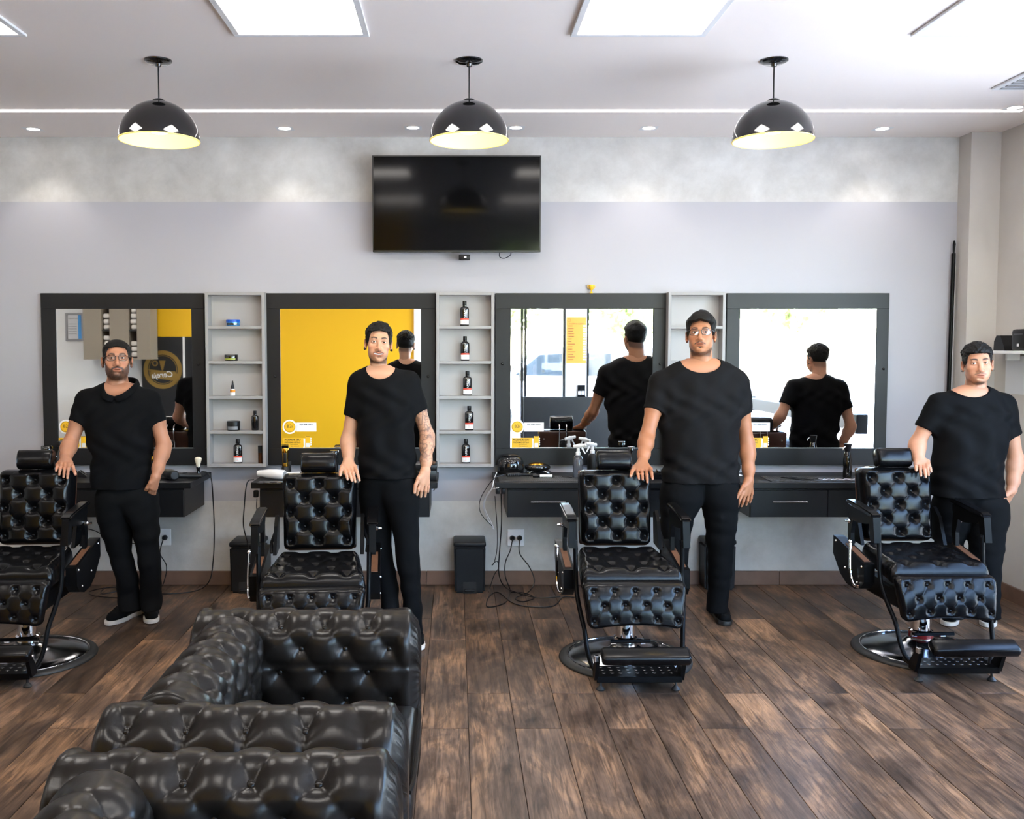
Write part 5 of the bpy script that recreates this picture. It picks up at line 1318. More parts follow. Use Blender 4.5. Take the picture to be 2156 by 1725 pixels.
def person(sp):
    Y = sp['Y']; root = thing('person', sp['label'], 'person', (at(sp['head_u'], 800, Y).x, Y, 0))
    inv = Matrix.Translation(-Vector(root.location))
    def put(name, V, Q, m, col=None, par=None):
        me = np_mesh(name, V, Q, col); me.transform(inv); me.materials.append(M[m]); o = bpy.data.objects.new(name, me); COL.objects.link(o); o.parent = par or root; return o
    # ---- head frame
    cr, ch = sp['crown_v'], sp['chin_v']; hY = Y-sp.get('head_fwd', .03); top_, bot = at(sp['head_u'], cr, hY), at(sp['head_u'], ch, hY)
    kk = (top_.z-bot.z)/.236; cen = (top_+bot)/2
    fw = Vector((-cen.x, -cen.y, 0)).normalized(); fw = Matrix.Rotation(sp.get('yaw', 0), 3, 'Z') @ fw; fw = (fw+Vector((0,0,sp.get('nod', 0)))).normalized()
    upv = (Vector((0,0,1))-fw*fw.z).normalized(); rt = upv.cross(fw); rr = sp.get('roll', 0)
    rt, upv = rt*math.cos(rr)-upv*math.sin(rr), upv*math.cos(rr)+rt*math.sin(rr)
    HM = Matrix(((rt.x, fw.x, upv.x), (rt.y, fw.y, upv.y), (rt.z, fw.z, upv.z)))*kk; HM = HM.to_4x4(); HM.translation = cen
    HI = HM.inverted(); A = np.array(HM)
    tow = lambda V: V@A[:3, :3].T+A[:3, 3]
    nb = at(sp['neck'][0], sp['neck'][1], Y+.005); nl = HI @ nb; sp['head']['neck_local'] = (nl.x, nl.y, nl.z); sp['head']['skin'] = sp['skin']
    V, Q = head_mesh(sp['head']); Cc = head_colour(V, sp['head']); HV = tow(V)
    parts = [(HV, Q, Cc)]
    # ---- arms
    for a in sp['arms']: parts.append(arm_hand(sp, a))
    # ---- torso under the clothes
    ts = secs_from(sp['torso'], Y); lg = [secs_from(l, Y) for l in sp['legs']]
    lo = [min(s[1]-s[3] for s in ts)-.05, Y-.25, .02]; hi = [max(s[1]+s[3] for s in ts)+.05, Y+.25, max(s[0] for s in ts)+.03]
    f = Fld(lo, hi, .008); zt_ = max(s[0] for s in ts); f.loft(ts, -.005, wr=lambda X, Y, Z: .016*sst(zt_-Z, .03, .11))
    for l in lg: f.loft([s for s in l], -.022, z0=.14)
    Vt, Qt = f.mesh(); Ct = np.tile(np.array(sp['skin']), (len(Vt), 1)); parts.append((Vt, Qt, Ct))
    off = 0; AV, AQ, AC = [], [], []
    for v_, q_, c_ in parts: AV.append(v_); AQ.append(q_+off); AC.append(c_); off += len(v_)
    body = put('body', np.concatenate(AV), np.concatenate(AQ), 'skin', np.concatenate(AC))
    # ---- shirt
    for x in sp['arms']:
        a0, e0 = np.array(x['sh']), np.array(x['el']); x['slv2'] = tuple(a0+(e0-a0)*((x['slv'][2]-a0[2])/(e0[2]-a0[2])))
    lo = [min([s[1]-s[3] for s in ts]+[x['slv'][0] for x in sp['arms']])-.11, Y-.24, min(s[0] for s in ts)-.02]; hi = [max([s[1]+s[3] for s in ts]+[x['slv'][0] for x in sp['arms']])+.11, Y+.24, max(s[0] for s in ts)+.03]
    f = Fld(lo, hi, .0055); wr = folds(.0085, [(18,10,14),(30,16,-20),(44,20,30),(60,30,-9)], sp['seed'])
    w2 = lambda X, Y, Z: sst(zt_-Z, .03, .13)*(wr(X, Y, Z)+.0032*np.sin(70*(X*.55+Z*.5)+2.2*np.sin(17*Z+sp['seed'])+9*Y)+.0026*np.sin(85*(X*.6-Z*.42)+2*np.sin(23*Z)+7*Y))
    f.loft(ts, .004, wr=w2)
    for x in sp['arms']: capped(f, x['sh'], x['slv2'], x.get('r0', .066), x.get('r1', .066), .045, wr=folds(.003, [(40,20,50),(60,30,-40)], sp['seed']+3))
    c = sp['collar']; cl = at(c[0], c[2], Y-.06); crr = at(c[1], c[2], Y-.06); lw = at((c[0]+c[1])/2 if len(c) < 5 else c[4], c[3], Y-.09)
    cx_ = (cl.x+crr.x)/2; hw = (crr.x-cl.x)/2; zt = (cl.z+crr.z)/2
    f.ell((cx_, Y-.04, zt+.012), (hw*1.04, .145, zt+.012-lw.z), .003, 'sub')
    Vs, Qs = f.mesh(); shirt = put('t_shirt' if not sp.get('polo') else 'polo_shirt', Vs, Qs, sp['tee'])
    # neckband
    n = 48; ring = []
    for i in range(n):
        a_ = 2*PI*i/n; zz = zt+.004-(zt-lw.z)*.97*max(0, math.cos(a_))**1.6+.014*max(0, -math.cos(a_)); ring.append((a_, zz))
    if sp.get('polo'):
        pts = []
        f2 = Fld((cx_-.12, Y-.16, lw.z-.03), (cx_+.12, Y+.12, zt+.07), .004)
        nz_ = tuple(nb)
        for s in (-1, 1):
            p0 = Vector((cx_+s*.004, Y-.118, lw.z+.004)); p1 = Vector((cx_+s*hw*.62, Y-.112, (lw.z+zt)/2-.012)); p2 = Vector((cx_+s*hw*1.04, Y-.055, zt-.005)); p3 = Vector((cx_+s*hw*.98, Y+.02, zt+.022)); p4 = Vector((cx_+s*hw*.55, Y+.055, zt+.034)); p5 = Vector((cx_, Y+.062, zt+.036))
            sp_ = spline([p0, p1, p2, p3, p4, p5], 5)
            for q0, q1 in zip(sp_[:-1], sp_[1:]):
                for dz, dw, rr_ in ((0, 0, .006), (-.011, .006, .006), (-.021, .011, .0045)):
                    f2.cone((q0.x+s*dw, q0.y-dw*.3, q0.z+dz), (q1.x+s*dw, q1.y-dw*.3, q1.z+dz), rr_, rr_, .008)
        Vc, Qc = f2.mesh(); put('collar', Vc, Qc, sp['tee'], None, shirt)
    # ---- trousers
    lo = [min(s[1]-s[3] for l in lg for s in l)-.05, Y-.26, .015]; hi = [max(s[1]+s[3] for l in lg for s in l)+.05, Y+.26, max(s[0] for l in lg for s in l)+.03]
    f = Fld(lo, hi, .006); wr = folds(.0055, [(14,10,38),(30,20,-55),(20,30,75),(40,10,26)], sp['seed']+9)
    for l in lg: f.loft(l, 0, n=2.2, k=.012, wr=wr)
    Vp, Qp = f.mesh(); tr = put('trousers', Vp, Qp, 'denim_black')
    # ---- hair, eyes
    Vh, Qh = hair_mesh(sp['head']); put('hair', tow(Vh), Qh, 'hair')
    gz = HI @ Vector((0, 0, CAM_H)); gz.normalize()
    for s in (-1, 1):
        e = MB().sphere((s*.031, .0725, .009), .0150, 20, 14); me = bpy.data.meshes.new('eye'); me.from_pydata(e.v, [], e.f); finish(me, 180); me.transform(inv @ HM); me.materials.append(M['eye_white'])
        eo = bpy.data.objects.new('eye', me); COL.objects.link(eo); eo.parent = root
        c0 = Vector((s*.031, .0725, .009)); dd = (gz*1.0-c0*0).normalized(); Ti = Matrix.Translation(c0) @ dd.to_track_quat('Z', 'Y').to_matrix().to_4x4()
        im = MB().lathe([(0,.01545),(.0034,.0152),(.0064,.0143)], 16, Ti, False); me = bpy.data.meshes.new('iris'); me.from_pydata(im.v, [], im.f); finish(me, 180); me.transform(inv @ HM); me.materials.append(M['iris'])
        io = bpy.data.objects.new('iris', me); COL.objects.link(io); io.parent = eo
    def hobj(name, mb, m, par=None, sm=40):
        o = obj(name, mb, m, par or root, sm); o.data.transform(inv @ HM); return o
    if sp['head'].get('smile'):
        tm = MB()
        for i in range(12):
            x = -.0275+.005*i; tm.box((x, .0885-9*x*x, -.0672+7*x*x), (.0050,.004,.0072))
        hobj('teeth', tm, 'eye_white')
    g = sp.get('glasses')
    if g:
        fr = hobj('glasses', MB().tube([(-.010,.103,.013),(0,.106,.016),(.010,.103,.013)], .0016, 6, smooth=4), g)
        for s in (-1, 1):
            w, h = .0245, .0175; pts = []
            for i in range(28):
                a_ = 2*PI*i/28; ca, sa = math.cos(a_), math.sin(a_); px = w*abs(ca)**.6*(1 if ca > 0 else -1); pz = h*abs(sa)**(.55 if sa > 0 else .8)*(1 if sa > 0 else -1); pts.append((s*.034+px, .100-.6*max(0, abs(s*.034+px)-.03)**1.3*3, .005+pz))
            hobj('rim', MB().tube(pts, [.0019 if True else 0], 6, True), g, fr)
            hobj('lens', MB().add(pts, [list(range(28))]), 'lens_glass', fr, 0)
            hobj('temple', MB().tube([(s*.058,.093,.014),(s*.068,.085,.014),(s*.0785,.03,.013),(s*.0815,-.01,.011),(s*.082,-.025,.0)], .0018, 6, smooth=3), g, fr)
    for s, r_, tun in sp.get('studs', ()):
        if tun: hobj('earring', MB().sphere((s*.0845, .002, -.038), (r_*.72, r_*.75, r_), 14, 10), 'black_gloss')
        else: hobj('earring', MB().sphere((s*.0845,.005,-.039), r_, 10, 8), 'black_gloss')
    for h_, t_, so in sp['shoes']:
        so_ = shoe(root, h_, t_, so); so_.data.transform(inv)
        for ch_ in so_.children: ch_.data.transform(inv)
    return root, HM
def dig(Yk, Ym, Yt, *rows):
    """finger joints from pixels: knuckle, middle joint a little proud of the line, fingertip"""
    out = []
    for (ku, kv, tu, tv) in rows:
        k = at(ku, kv, Yk); e = at(tu, tv, Yt); m = at(ku+(tu-ku)*.42, kv+(tv-kv)*.36, Ym); q = at(ku+(tu-ku)*.75, kv+(tv-kv)*.72, (Ym+Yt)/2-.003)
        out.append([tuple(k), tuple(m), tuple(q), tuple(e)])
    return out
def J(u, v, Y): return tuple(at(u, v, Y))
def s_(r, g, b): return np.array(rgb(r, g, b))
# ---- the bearded man in the polo shirt
Y = 5.30
person(dict(label='bearded man in glasses and black polo, one hand in pocket', Y=Y, seed=1, head_u=246.5, crown_v=719, chin_v=800, neck=(248, 822), skin=s_(162,112,86), tee='polo_black', polo=True, glasses='glasses_frame', roll=0, yaw=0, nod=.13,
  head=dict(wide=1.04, neck=.060, front=.088, peak=-.25, th_side=.005, th_top=.014, curl=40, camp=.0016, fade=.9, beard=dict(jaw=.90, chin=.7, must=1.0, droop=.28, thick=.0062, corner=.7)),
  collar=(218, 279, 812, 838, 247),
  torso=[(804,224,272,.050),(811,209,287,.068),(820,194,303,.084),(832,184,314,.098),(850,178,320,.110),(868,178,322,.118),(890,182,322,.124),(930,190,317,.124),(980,195,316,.126),(1026,200,314,.128)],
  arms=[dict(sh=J(182,842,Y), slv=J(166,890,Y-.005), el=J(147,936,Y-.06), wr=J(137,966,Y-.19), r0=.059, r1=.055, sc=.95,
             digits=dig(Y-.26, Y-.322, Y-.335, (121,979,118,992), (129,977,125,1000), (137,976,134,1005), (145,976,142,1007))+dig(Y-.23, Y-.29, Y-.318, (149,974,159,999)), thumb=4, small=(0,)),
        dict(sh=J(316,842,Y), slv=J(333,890,Y), el=J(346,938,Y+.01), wr=J(328,1003,Y-.075), r0=.059, r1=.055, sc=.95,
             digits=[[J(318,1027,Y-.088), J(313,1038,Y-.060), J(308,1050,Y-.04)], [J(322,1029,Y-.076), J(318,1041,Y-.045), J(313,1054,Y-.03)], [J(326,1030,Y-.060), J(322,1043,Y-.03), J(317,1058,Y-.02)], [J(328,1028,Y-.045), J(325,1041,Y-.02), J(320,1054,Y-.01)], [J(317,1017,Y-.098), J(310,1027,Y-.090), J(305,1036,Y-.06)]], thumb=4)],
  legs=[[(1012,214,300,.104),(1045,203,300,.125),(1080,206,282,.116),(1110,212,275,.100),(1138,221,276,.090),(1172,233,277,.078),(1214,244,289,.070),(1262,250,292,.066),(1284,252,294,.062,-.03)],
        [(1012,230,318,.104),(1045,232,332,.125),(1080,262,333,.116),(1110,279,333,.102),(1138,286,333,.090),(1172,292,335,.080),(1214,295,338,.072),(1262,297,340,.066),(1284,300,338,.062,-.03)]],
  shoes=[(onz(292,1291), onz(216,1324), 'shoe_sole_white'), (onz(314,1288), onz(326,1326), 'shoe_sole_white')]))
# ---- the smiling man with the tattooed arm
Y = 4.97
M2, HM2 = person(dict(label='smiling man in black t-shirt with tattooed forearm', Y=Y, seed=2, head_u=797, crown_v=683, chin_v=763, neck=(797, 792), skin=s_(186,137,108), tee='tee_black', roll=.06, yaw=.04,
  head=dict(wide=.98, neck=.051, jaw_w=.80, front=.088, peak=-.22, th_side=.010, th_top=.018, curl=85, camp=.006, fade=.6, smile=1.0, brow=.002, beard=dict(must=1.0, droop=.26, thick=.0036, strap=.8, soul=.5)),
  studs=((-1, .0085, True), (1, .0085, True)), collar=(771, 830, 779, 800, 796),
  torso=[(769,776,822,.046),(776,765,836,.062),(785,755,850,.080),(797,748,860,.092),(815,746,866,.102),(840,748,870,.112),(870,752,874,.118),(920,757,872,.118),(970,757,876,.118),(1004,757,881,.120)],
  arms=[dict(sh=J(756,806,Y), slv=J(739,877,Y-.005), el=J(733,925,Y+.0), wr=J(734,970,Y-.05), r0=.055, r1=.049, sc=.87,
             digits=dig(Y-.10, Y-.142, Y-.155, (725,989,732,1010), (732,987,741,1013), (740,986,748,1015), (748,984,757,1012))+dig(Y-.085, Y-.12, Y-.145, (720,984,716,1001)), thumb=4),
        dict(sh=J(862,802,Y), slv=J(889,866,Y-.005), el=J(900,918,Y+.01), wr=J(896,990,Y-.05), r0=.055, r1=.049, sc=.87, tattoo=True,
             digits=[[J(886,1017,Y-.075), J(881,1030,Y-.083), J(878,1042,Y-.072)], [J(891,1018,Y-.07), J(888,1033,Y-.075), J(886,1046,Y-.062)], [J(897,1018,Y-.055), J(896,1033,Y-.058), J(895,1045,Y-.045)], [J(901,1015,Y-.04), J(902,1026,Y-.04), J(901,1036,Y-.03)], [J(881,1008,Y-.085), J(875,1022,Y-.095), J(873,1037,Y-.098)]], thumb=4, small=(3,))],
  legs=[[(990,768,850,.098),(1020,756,850,.118,.02),(1060,757,832,.105,.055),(1120,767,824,.085,.075),(1180,784,828,.078,.075),(1230,797,838,.074,.05),(1272,803,840,.070),(1330,806,842,.066)],
        [(990,790,872,.098),(1020,790,884,.120),(1060,806,884,.112),(1120,827,882,.094),(1180,834,884,.084),(1230,843,886,.078),(1272,848,888,.072),(1330,846,890,.066)]],
  shoes=[(onz(822,1335), onz(806,1392), 'shoe_sole_white'), (onz(862,1338), onz(889,1378), 'shoe_sole_white')]))
# ---- the tall man with glasses
Y = 5.32
person(dict(label='tall man with glasses and moustache in charcoal t-shirt', Y=Y, seed=3, head_u=1475.5, crown_v=664, chin_v=748, neck=(1477, 780), skin=s_(168,114,82), tee='tee_charcoal', glasses='glasses_metal', roll=-.02, yaw=-.05, nod=.13,
  head=dict(wide=1.0, neck=.063, front=.086, peak=-.30, th_side=.009, th_top=.022, th_front=.008, quiff=(.018, .014), curl=30, camp=.004, fade=.75, beard=dict(must=1.0, droop=.42, thick=.0040, split=1, strap=.75, soul=.9)),
  collar=(1438, 1516, 768, 787, 1479),
  torso=[(755,1446,1508,.056),(763,1425,1530,.074),(774,1405,1548,.092),(788,1390,1558,.104),(806,1384,1562,.114),(830,1382,1564,.124),(860,1384,1562,.130),(910,1393,1553,.130),(960,1397,1550,.128),(1014,1393,1556,.128)],
  arms=[dict(sh=J(1390,808,Y), slv=J(1377,864,Y-.005), el=J(1362,920,Y-.08), wr=J(1353,972,Y-.24), r0=.063, r1=.058, sc=.98, tone=(.86,.80,.76),
             digits=dig(Y-.325, Y-.402, Y-.416, (1342,992,1345,1009), (1351,991,1353,1010), (1361,991,1363,1016), (1370,988,1374,1009))+dig(Y-.30, Y-.37, Y-.402, (1334,986,1328,1003)), thumb=4),
        dict(sh=J(1552,808,Y), slv=J(1564,870,Y), el=J(1573,935,Y+.01), wr=J(1577,1010,Y-.05), r0=.063, r1=.058, sc=.98, tone=(.86,.80,.76),
             digits=[[J(1563,1041,Y-.085), J(1557,1054,Y-.095), J(1553,1067,Y-.085)], [J(1569,1042,Y-.075), J(1565,1056,Y-.08), J(1561,1066,Y-.065)], [J(1576,1041,Y-.06), J(1574,1054,Y-.06), J(1571,1063,Y-.045)], [J(1583,1038,Y-.04), J(1582,1049,Y-.04), J(1579,1058,Y-.03)], [J(1565,1025,Y-.085), J(1556,1040,Y-.095), J(1549,1053,Y-.10)]], thumb=4, small=(3,))],
  legs=[[(998,1405,1490,.104),(1030,1391,1488,.128),(1065,1391,1474,.120),(1089,1391,1461,.106),(1131,1391,1452,.094),(1180,1390,1448,.084),(1230,1386,1440,.078),(1290,1384,1428,.068),(1308,1384,1426,.062,-.03)],
        [(998,1458,1544,.104),(1030,1460,1558,.128),(1065,1477,1556,.120),(1089,1484,1551,.108),(1131,1487,1546,.096),(1180,1492,1541,.084),(1230,1491,1536,.076),(1268,1490,1532,.070),(1288,1489,1530,.062,-.02)]],
  shoes=[(onz(1400,1293), onz(1392,1338), 'shoe_sole_black'), (onz(1503,1290), onz(1545,1331), 'shoe_sole_black')]))
# ---- the man beside the end wall
Y = 5.16
person(dict(label='short-haired man with ear stud standing before the end wall', Y=Y, seed=4, head_u=2058, crown_v=726, chin_v=808, neck=(2052, 832), skin=s_(180,128,100), tee='tee_black', roll=-.05, yaw=.16,
  head=dict(wide=.98, neck=.057, front=.074, th_side=.007, th_top=.020, curl=80, camp=.005, fade=.45, beard=dict(must=.65, droop=.25, thick=.004, chin=.75, strap=.4)),
  studs=((-1, .0050, False), (1, .0035, False)), collar=(2014, 2081, 822, 838, 2054),
  torso=[(811,2026,2072,.048),(818,2010,2088,.066),(828,1994,2102,.082),(842,1980,2112,.096),(860,1972,2116,.108),(880,1970,2118,.116),(910,1972,2118,.122),(960,1970,2108,.122),(1010,1968,2106,.124),(1044,1966,2110,.124)],
  arms=[dict(sh=J(1976,850,Y), slv=J(1950,904,Y-.005), el=J(1931,934,Y+.02), wr=J(1932,966,Y-.04), r0=.060, r1=.056, sc=.95,
             digits=dig(Y-.075, Y-.122, Y-.136, (1928,977,1929,991), (1936,979,1939,1002), (1944,979,1949,1005), (1951,977,1955,1001))+dig(Y-.06, Y-.09, Y-.11, (1953,972,1960,993)), thumb=4),
        dict(sh=J(2114,852,Y), slv=J(2129,916,Y), el=J(2139,968,Y+.02), wr=J(2131,1030,Y-.035), r0=.060, r1=.056, sc=.95,
             digits=[[J(2117,1051,Y-.02), J(2110,1062,Y-.02), J(2104,1074,Y-.02)], [J(2120,1052,Y-.005), J(2114,1066,Y-.01), J(2108,1080,Y-.01)], [J(2123,1052,Y+.01), J(2118,1066,Y+.005), J(2112,1082,Y)], [J(2125,1050,Y+.02), J(2121,1062,Y+.015), J(2116,1076,Y+.01)], [J(2119,1043,Y-.06), J(2111,1049,Y-.075), J(2105,1054,Y-.08)]], thumb=4)],
  legs=[[(1028,1982,2062,.100),(1060,1966,2060,.116,.03),(1100,1966,2040,.100,.075),(1136,1971,2026,.088,.095),(1170,1974,2024,.082,.10),(1210,1976,2024,.078,.10),(1260,1980,2028,.070,.06),(1300,1982,2026,.064)],
        [(1028,2018,2098,.100),(1060,2020,2118,.122),(1100,2042,2116,.110),(1136,2043,2111,.096),(1170,2046,2106,.088),(1210,2052,2104,.080),(1260,2058,2101,.072),(1300,2060,2104,.064)]],
  shoes=[(onz(2010,1296), onz(1990,1334), 'shoe_sole_white'), (onz(2074,1296), onz(2091,1340), 'shoe_sole_white')]))
# ================================================================== what the mirrors see: the shop-front side
def front_y(): return YF+.001
# framed certificate
t = thing('framed_certificate', 'grey framed certificate hanging on the white wall', 'certificate', (-5.46, YF+.001, 1.70))
for q in (B2(-.13,.13,0,.02,.37,.40), B2(-.13,.13,0,.02,0,.03), B2(-.13,-.10,0,.02,.03,.37), B2(.10,.13,0,.02,.03,.37)): obj('frame_bar', q, 'grey_sill', t, 0)
obj('sheet', B2(-.10,.10,0,.006,.03,.37), 'paper_white', t, 0); obj('colour_band', B2(.05,.10,.006,.007,.03,.37), 'blue_foil', t, 0)
text('heading', 'CERTIFICADO', .022, 'ink', t, face_y(-.02, .0075, .32, True)); 
for k in range(5): obj('text_line', B2(-.09,.03,.006,.0068,.10+k*.035,.106+k*.035), 'ink_grey', t, 0)
# towel cabinet with open slots
t = thing('towel_cabinet', 'taupe wall cabinet with open towel slots', 'cabinet', (-4.70, YF+.05, 1.44))
x0, x1 = -.50, .44
slots = [(-.24,-.13), (.14,.25)]
obj('top_board', B2(x0, x1, 0, .32, 1.17, 1.19), 'taupe', t, 0); obj('bottom_board', B2(x0, x1, 0, .32, 0, .02), 'taupe', t, 0); obj('back_board', B2(x0, x1, 0, .01, .02, 1.17), 'black_matte', t, 0)
xs = [x0]+[v for s in slots for v in s]+[x1]
for a, b in ((x0, slots[0][0]), (slots[0][1], slots[1][0]), (slots[1][1], x1)): obj('cabinet_door', B2(a+.002, b-.002, .01, .32, .02, 1.17, .001), 'taupe', t, 0)
for a, b in slots:
    for k in (1, 2): obj('slot_shelf', B2(a, b, .02, .31, .02+.385*k-.008, .02+.385*k+.008), 'black_matte', t, 0)
n = 0
for si, (a, b) in enumerate(slots):
    for k in range(3):
        for j in range(4 if (k+si) % 2 == 0 else 3):
            z = 1.44+.02+.385*k+.01+.078*j+.038
            o = obj('folded_towel', MB().box((-4.70+(a+b)/2+.0022*((n*7) % 5-2), YF+.215, z), (.092-.006*(n % 3), .24, .066), .022, None, 3), 'towel'); n += 1
            tag(o, 'folded white towel stacked in a slot of the taupe cabinet', 'towel', 'folded towels in the cabinet')
# black board with gold emblem
t = thing('emblem_board', 'tall black board with a round gold emblem', 'sign', (-4.10, YF+.001, 0))
obj('board', B2(-.40, .44, 0, .03, .02, 1.76), 'black_panel', t, 0); obj('edge_strip', B2(.19, .22, 0, .036, .02, 1.76), 'white_paint', t, 0)
RX = Matrix.Translation((-.10, .031, 1.29)) @ Matrix.Rotation(-PI/2, 4, 'X')
obj('emblem_ring', MB().lathe([(.215,0),(.215,.006),(.275,.006),(.275,0)], 48, RX, False), 'gold_dull', t, 40)
obj('emblem_ring', MB().lathe([(.195,0),(.195,.005),(.203,.005),(.203,0)], 48, RX, False), 'gold_dull', t, 40)
obj('ribbon', MB().prism([(-.33,1.30),(-.24,1.25),(-.24,1.17),(.09,1.13),(.13,1.10),(.10,1.06),(.13,1.19),(.09,1.25),(-.24,1.29)], 'y', .037, .041).box((-.10,.040,1.215), (.36,.006,.10)), 'gold_dull', t, 0)
text('emblem_word', 'Cereja', .115, 'label_white', t, face_y(-.10, .0455, 1.215, True) @ Matrix.Rotation(-.08, 4, 'Z'), .01, shear=.25)
obj('emblem_cone', MB().prism([(-.15,1.42),(-.06,1.42),(-.095,1.28),(-.115,1.28)], 'y', .033, .037), 'gold_dull', t, 0)
obj('emblem_badge', MB().lathe([(.024,0),(.024,.006),(.042,.006),(.042,0)], 24, Matrix.Translation((-.21,.031,1.38)) @ Matrix.Rotation(-PI/2, 4, 'X'), False), 'gold_dull', t, 40)
# price list on the pier
t = thing('price_list', 'tall orange price list on the pier between windows', 'poster', (1.725, YF+.001, 1.38))
obj('sheet', B2(-.143,.143,0,.003,0,.66), 'label_orange', t, 0)
text('title', 'TABELA DE PREÇOS', .024, 'ink', t, face_y(0, .0035, .565, True), .01)
obj('crest', MB().tube([(-.105+.022*math.cos(2*PI*i/20), .004, .618+.022*math.sin(2*PI*i/20)) for i in range(20)], .0015, 5, True), 'ink', t)
rs = random.Random(3)
for k in range(14):
    z = .53-k*.037; w = rs.uniform(.05, .11); obj('entry', B2(-.12, -.12+w, .003, .0036, z, z+.009), 'ink', t, 0); obj('price_tag', B2(.10,.14,.003,.0036,z-.004,z+.014), 'label_white', t, 0)
t = thing('table_sign', 'small black acrylic sign on the window ledge', 'sign', (1.80, YF+.02, .9003))
obj('plate', B2(-.055,.055,-.003,.003,.012,.17), 'black_gloss', t, 0); obj('foot', B2(-.06,.06,-.03,.03,0,.012), 'black_gloss', t, 0); obj('card', B2(-.045,-.005,.003,.0036,.03,.08), 'label_white', t, 0); obj('card', B2(.005,.045,.003,.0036,.03,.08), 'label_white', t, 0)
# handrail along the side glazing
t = thing('window_rail', 'long grey rail with black ends along the side window', 'rail', (XR-.06, 3.0, .89))
obj('rail', B2(-.03,.03,-1.45,1.47,0,.13,.004), 'grey_sill', t, 0)
for yy in (-1.49, 1.51): obj('end_cap', B2(-.05,.05,yy-.045,yy+.045,-.02,.15,.008,2), 'black_plastic', t, 0)
# grey reception block by the door
t = thing('side_cabinet', 'low taupe cabinet below the towel cabinet', 'cabinet', (-4.75, YF, 0)); obj('carcass', B2(-.45,.20,.002,.30,.06,.86,.003), 'taupe', t, 0); obj('plinth', B2(-.44,.19,.002,.28,0,.06), 'black_matte', t, 0); obj('worktop', B2(-.46,.21,.002,.32,.86,.89,.002), 'counter_black', t, 0)

# ================================================================== outside
g = struct('ground', B2(-20, 30, -30, YF-.21, -.12, -.02), 'asphalt'); struct('ground_side', B2(XR+.21, 30, YF-.21, 14, -.12, -.02), 'asphalt')
struct('wall_outside', B2(9.0, 9.25, -8, 13, -.02, 1.75), 'outside_wall')
t = thing('picket_fence', 'pale picket fence on the wall across the yard', 'fence', (9.12, 2.5, 1.75))
obj('rail', B2(-.02,.02,-9,9,.1,.16), 'white_paint', t, 0); obj('rail', B2(-.02,.02,-9,9,.75,.81), 'white_paint', t, 0)
me = None
for i in range(100):
    if me is None: o = obj('picket', B2(-.03,-.02,-.03,.03,0,.95), 'white_paint', t, 0); me = o.data
    else: o = bpy.data.objects.new('picket', me); COL.objects.link(o); o.parent = t
    o.location.y = -8.9+.18*i
def tree(name, label, x, y, h, r, seed):
    t = thing(name, label, 'tree', (x, y, -.02)); rs = random.Random(seed)
    obj('trunk', MB().tube([(0,0,0),(.05,.02,h*.35),(-.04,.05,h*.6)], [.12,.09,.06], 8, smooth=4), 'raw_wood', t)
    m = MB()
    for i in range(1400):
        p = Vector((rs.gauss(0,1), rs.gauss(0,1), rs.gauss(0,1))).normalized()*r*rs.random()**.4; p.z = p.z*.8+h*.72
        q = Vector((rs.gauss(0,1), rs.gauss(0,1), rs.gauss(0,1))).normalized()*.16; s2 = q.orthogonal().normalized()*.08
        m.add([p-q, p+s2, p+q, p-s2], [(0,1,2,3)])
    f = obj('foliage', m, 'leaf', t, 0, fix=False); f['kind'] = 'stuff'
for i, (x, y, h, r) in enumerate(((-3,-14,4.2,1.5), (1.0,-13,4.4,1.6), (5.0,-14,4.3,1.6), (9,-13,4.6,1.7))): tree('street_tree', ('leafy tree across the street behind the yellow wall side', 'leafy tree across the street behind the white van', 'leafy tree across the street past the shop-front pier', 'leafy tree across the street near the yard corner')[i], x, y, h, r, i)
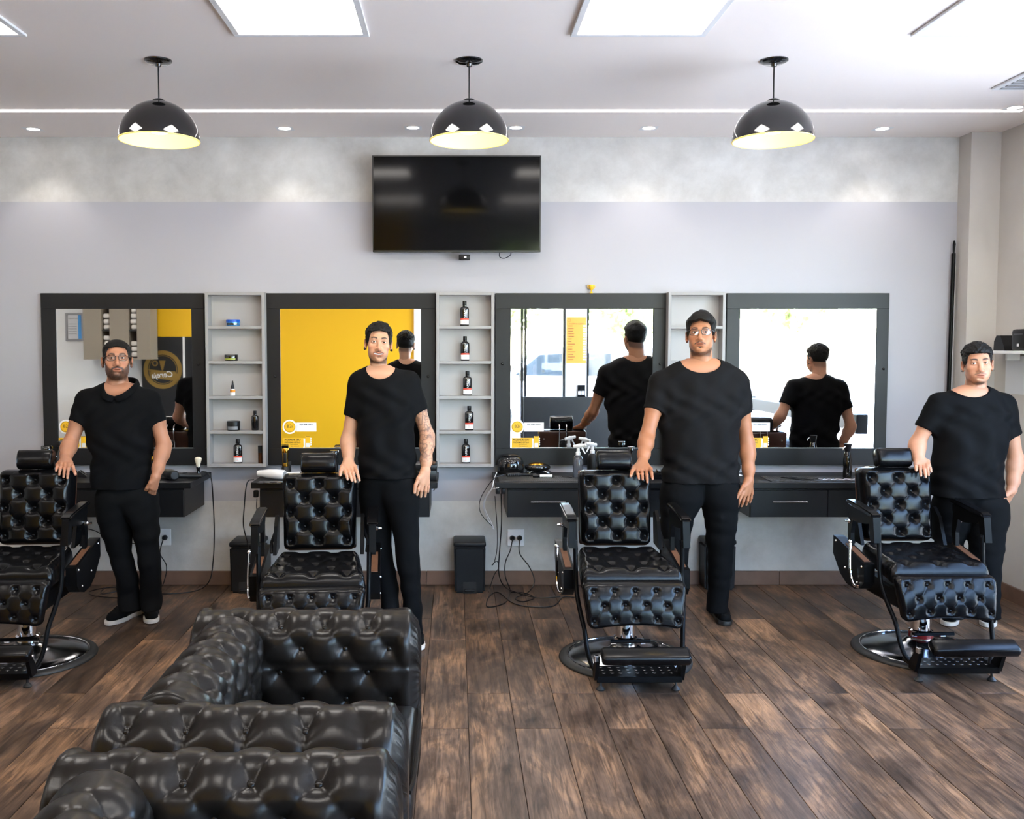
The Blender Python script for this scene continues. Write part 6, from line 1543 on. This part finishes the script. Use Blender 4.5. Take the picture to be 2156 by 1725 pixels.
for i, y in enumerate((-0.5, 3.5, 7.5)): tree('garden_tree', ('leafy shrub tree behind the fence towards the street', 'leafy shrub tree behind the middle of the fence', 'leafy shrub tree behind the fence far from the street')[i], 11.4, y, 3.4, 1.7, 20+i)
# parked white van
t = thing('van', 'white van parked at the kerb outside', 'van', (2.1, -6.0, -.02))
side = [(-2.1,.35),(-2.15,.75),(-1.95,.95),(-1.15,1.10),(-.55,1.56),(-.2,1.62),(1.9,1.62),(2.1,1.3),(2.15,.5),(2.1,.35)]
obj('body', MB().prism(side, 'y', -.85, .85), 'car_paint', t, 0)
for s in (-1, 1):
    for poly in ([(-1.0,1.10),(-.52,1.49),(.05,1.52),(.05,1.08)], [(.15,1.08),(.15,1.52),(.95,1.52),(.95,1.08)], [(1.05,1.08),(1.05,1.52),(1.75,1.50),(1.85,1.10)]):
        obj('side_window', MB().prism(poly, 'y', s*.851, s*.858), 'car_glass', t, 0)
    for x in (-1.35, 1.35):
        w = obj('wheel', MB().lathe([(0,-.11),(.28,-.11),(.32,-.08),(.32,.08),(.28,.11),(0,.11)], 28, Matrix.Translation((x, s*.78, .32)) @ Matrix.Rotation(PI/2, 4, 'X')), 'rubber', t); obj('hubcap', MB().lathe([(0,.118),(.18,.112)], 20, Matrix.Translation((x, s*.78, .32)) @ Matrix.Rotation(-s*PI/2, 4, 'X'), False), 'silver', w)
    obj('wing_mirror', MB().box((-.85, s*.98, 1.08), (.14,.16,.18), .03, None, 2), 'black_plastic', t)
obj('windscreen', MB().prism([(-1.16,1.11),(-1.12,1.09),(-.52,1.53),(-.56,1.565)], 'y', -.72, .72), 'car_glass', t, 0)
# numerals inked on the tattooed wrist
w0, w1 = at(900, 918, 4.98), at(896, 990, 4.92); wc = w0+(w1-w0)*.82
nu = text('tattoo_numeral', '19', .034, 'ink', M2, Matrix.Translation((0, 0, 0)) @ Matrix.Rotation(PI/2, 4, 'X'), .02)
for vtx in nu.data.vertices:
    x, z = vtx.co.x, vtx.co.z; ang = max(-1.35, min(1.35, x/.026)); rr = .0262+(-vtx.co.y)*.3
    vtx.co = Vector((wc.x+rr*math.sin(ang), wc.y-rr*math.cos(ang), wc.z+z))-Vector(M2.location)
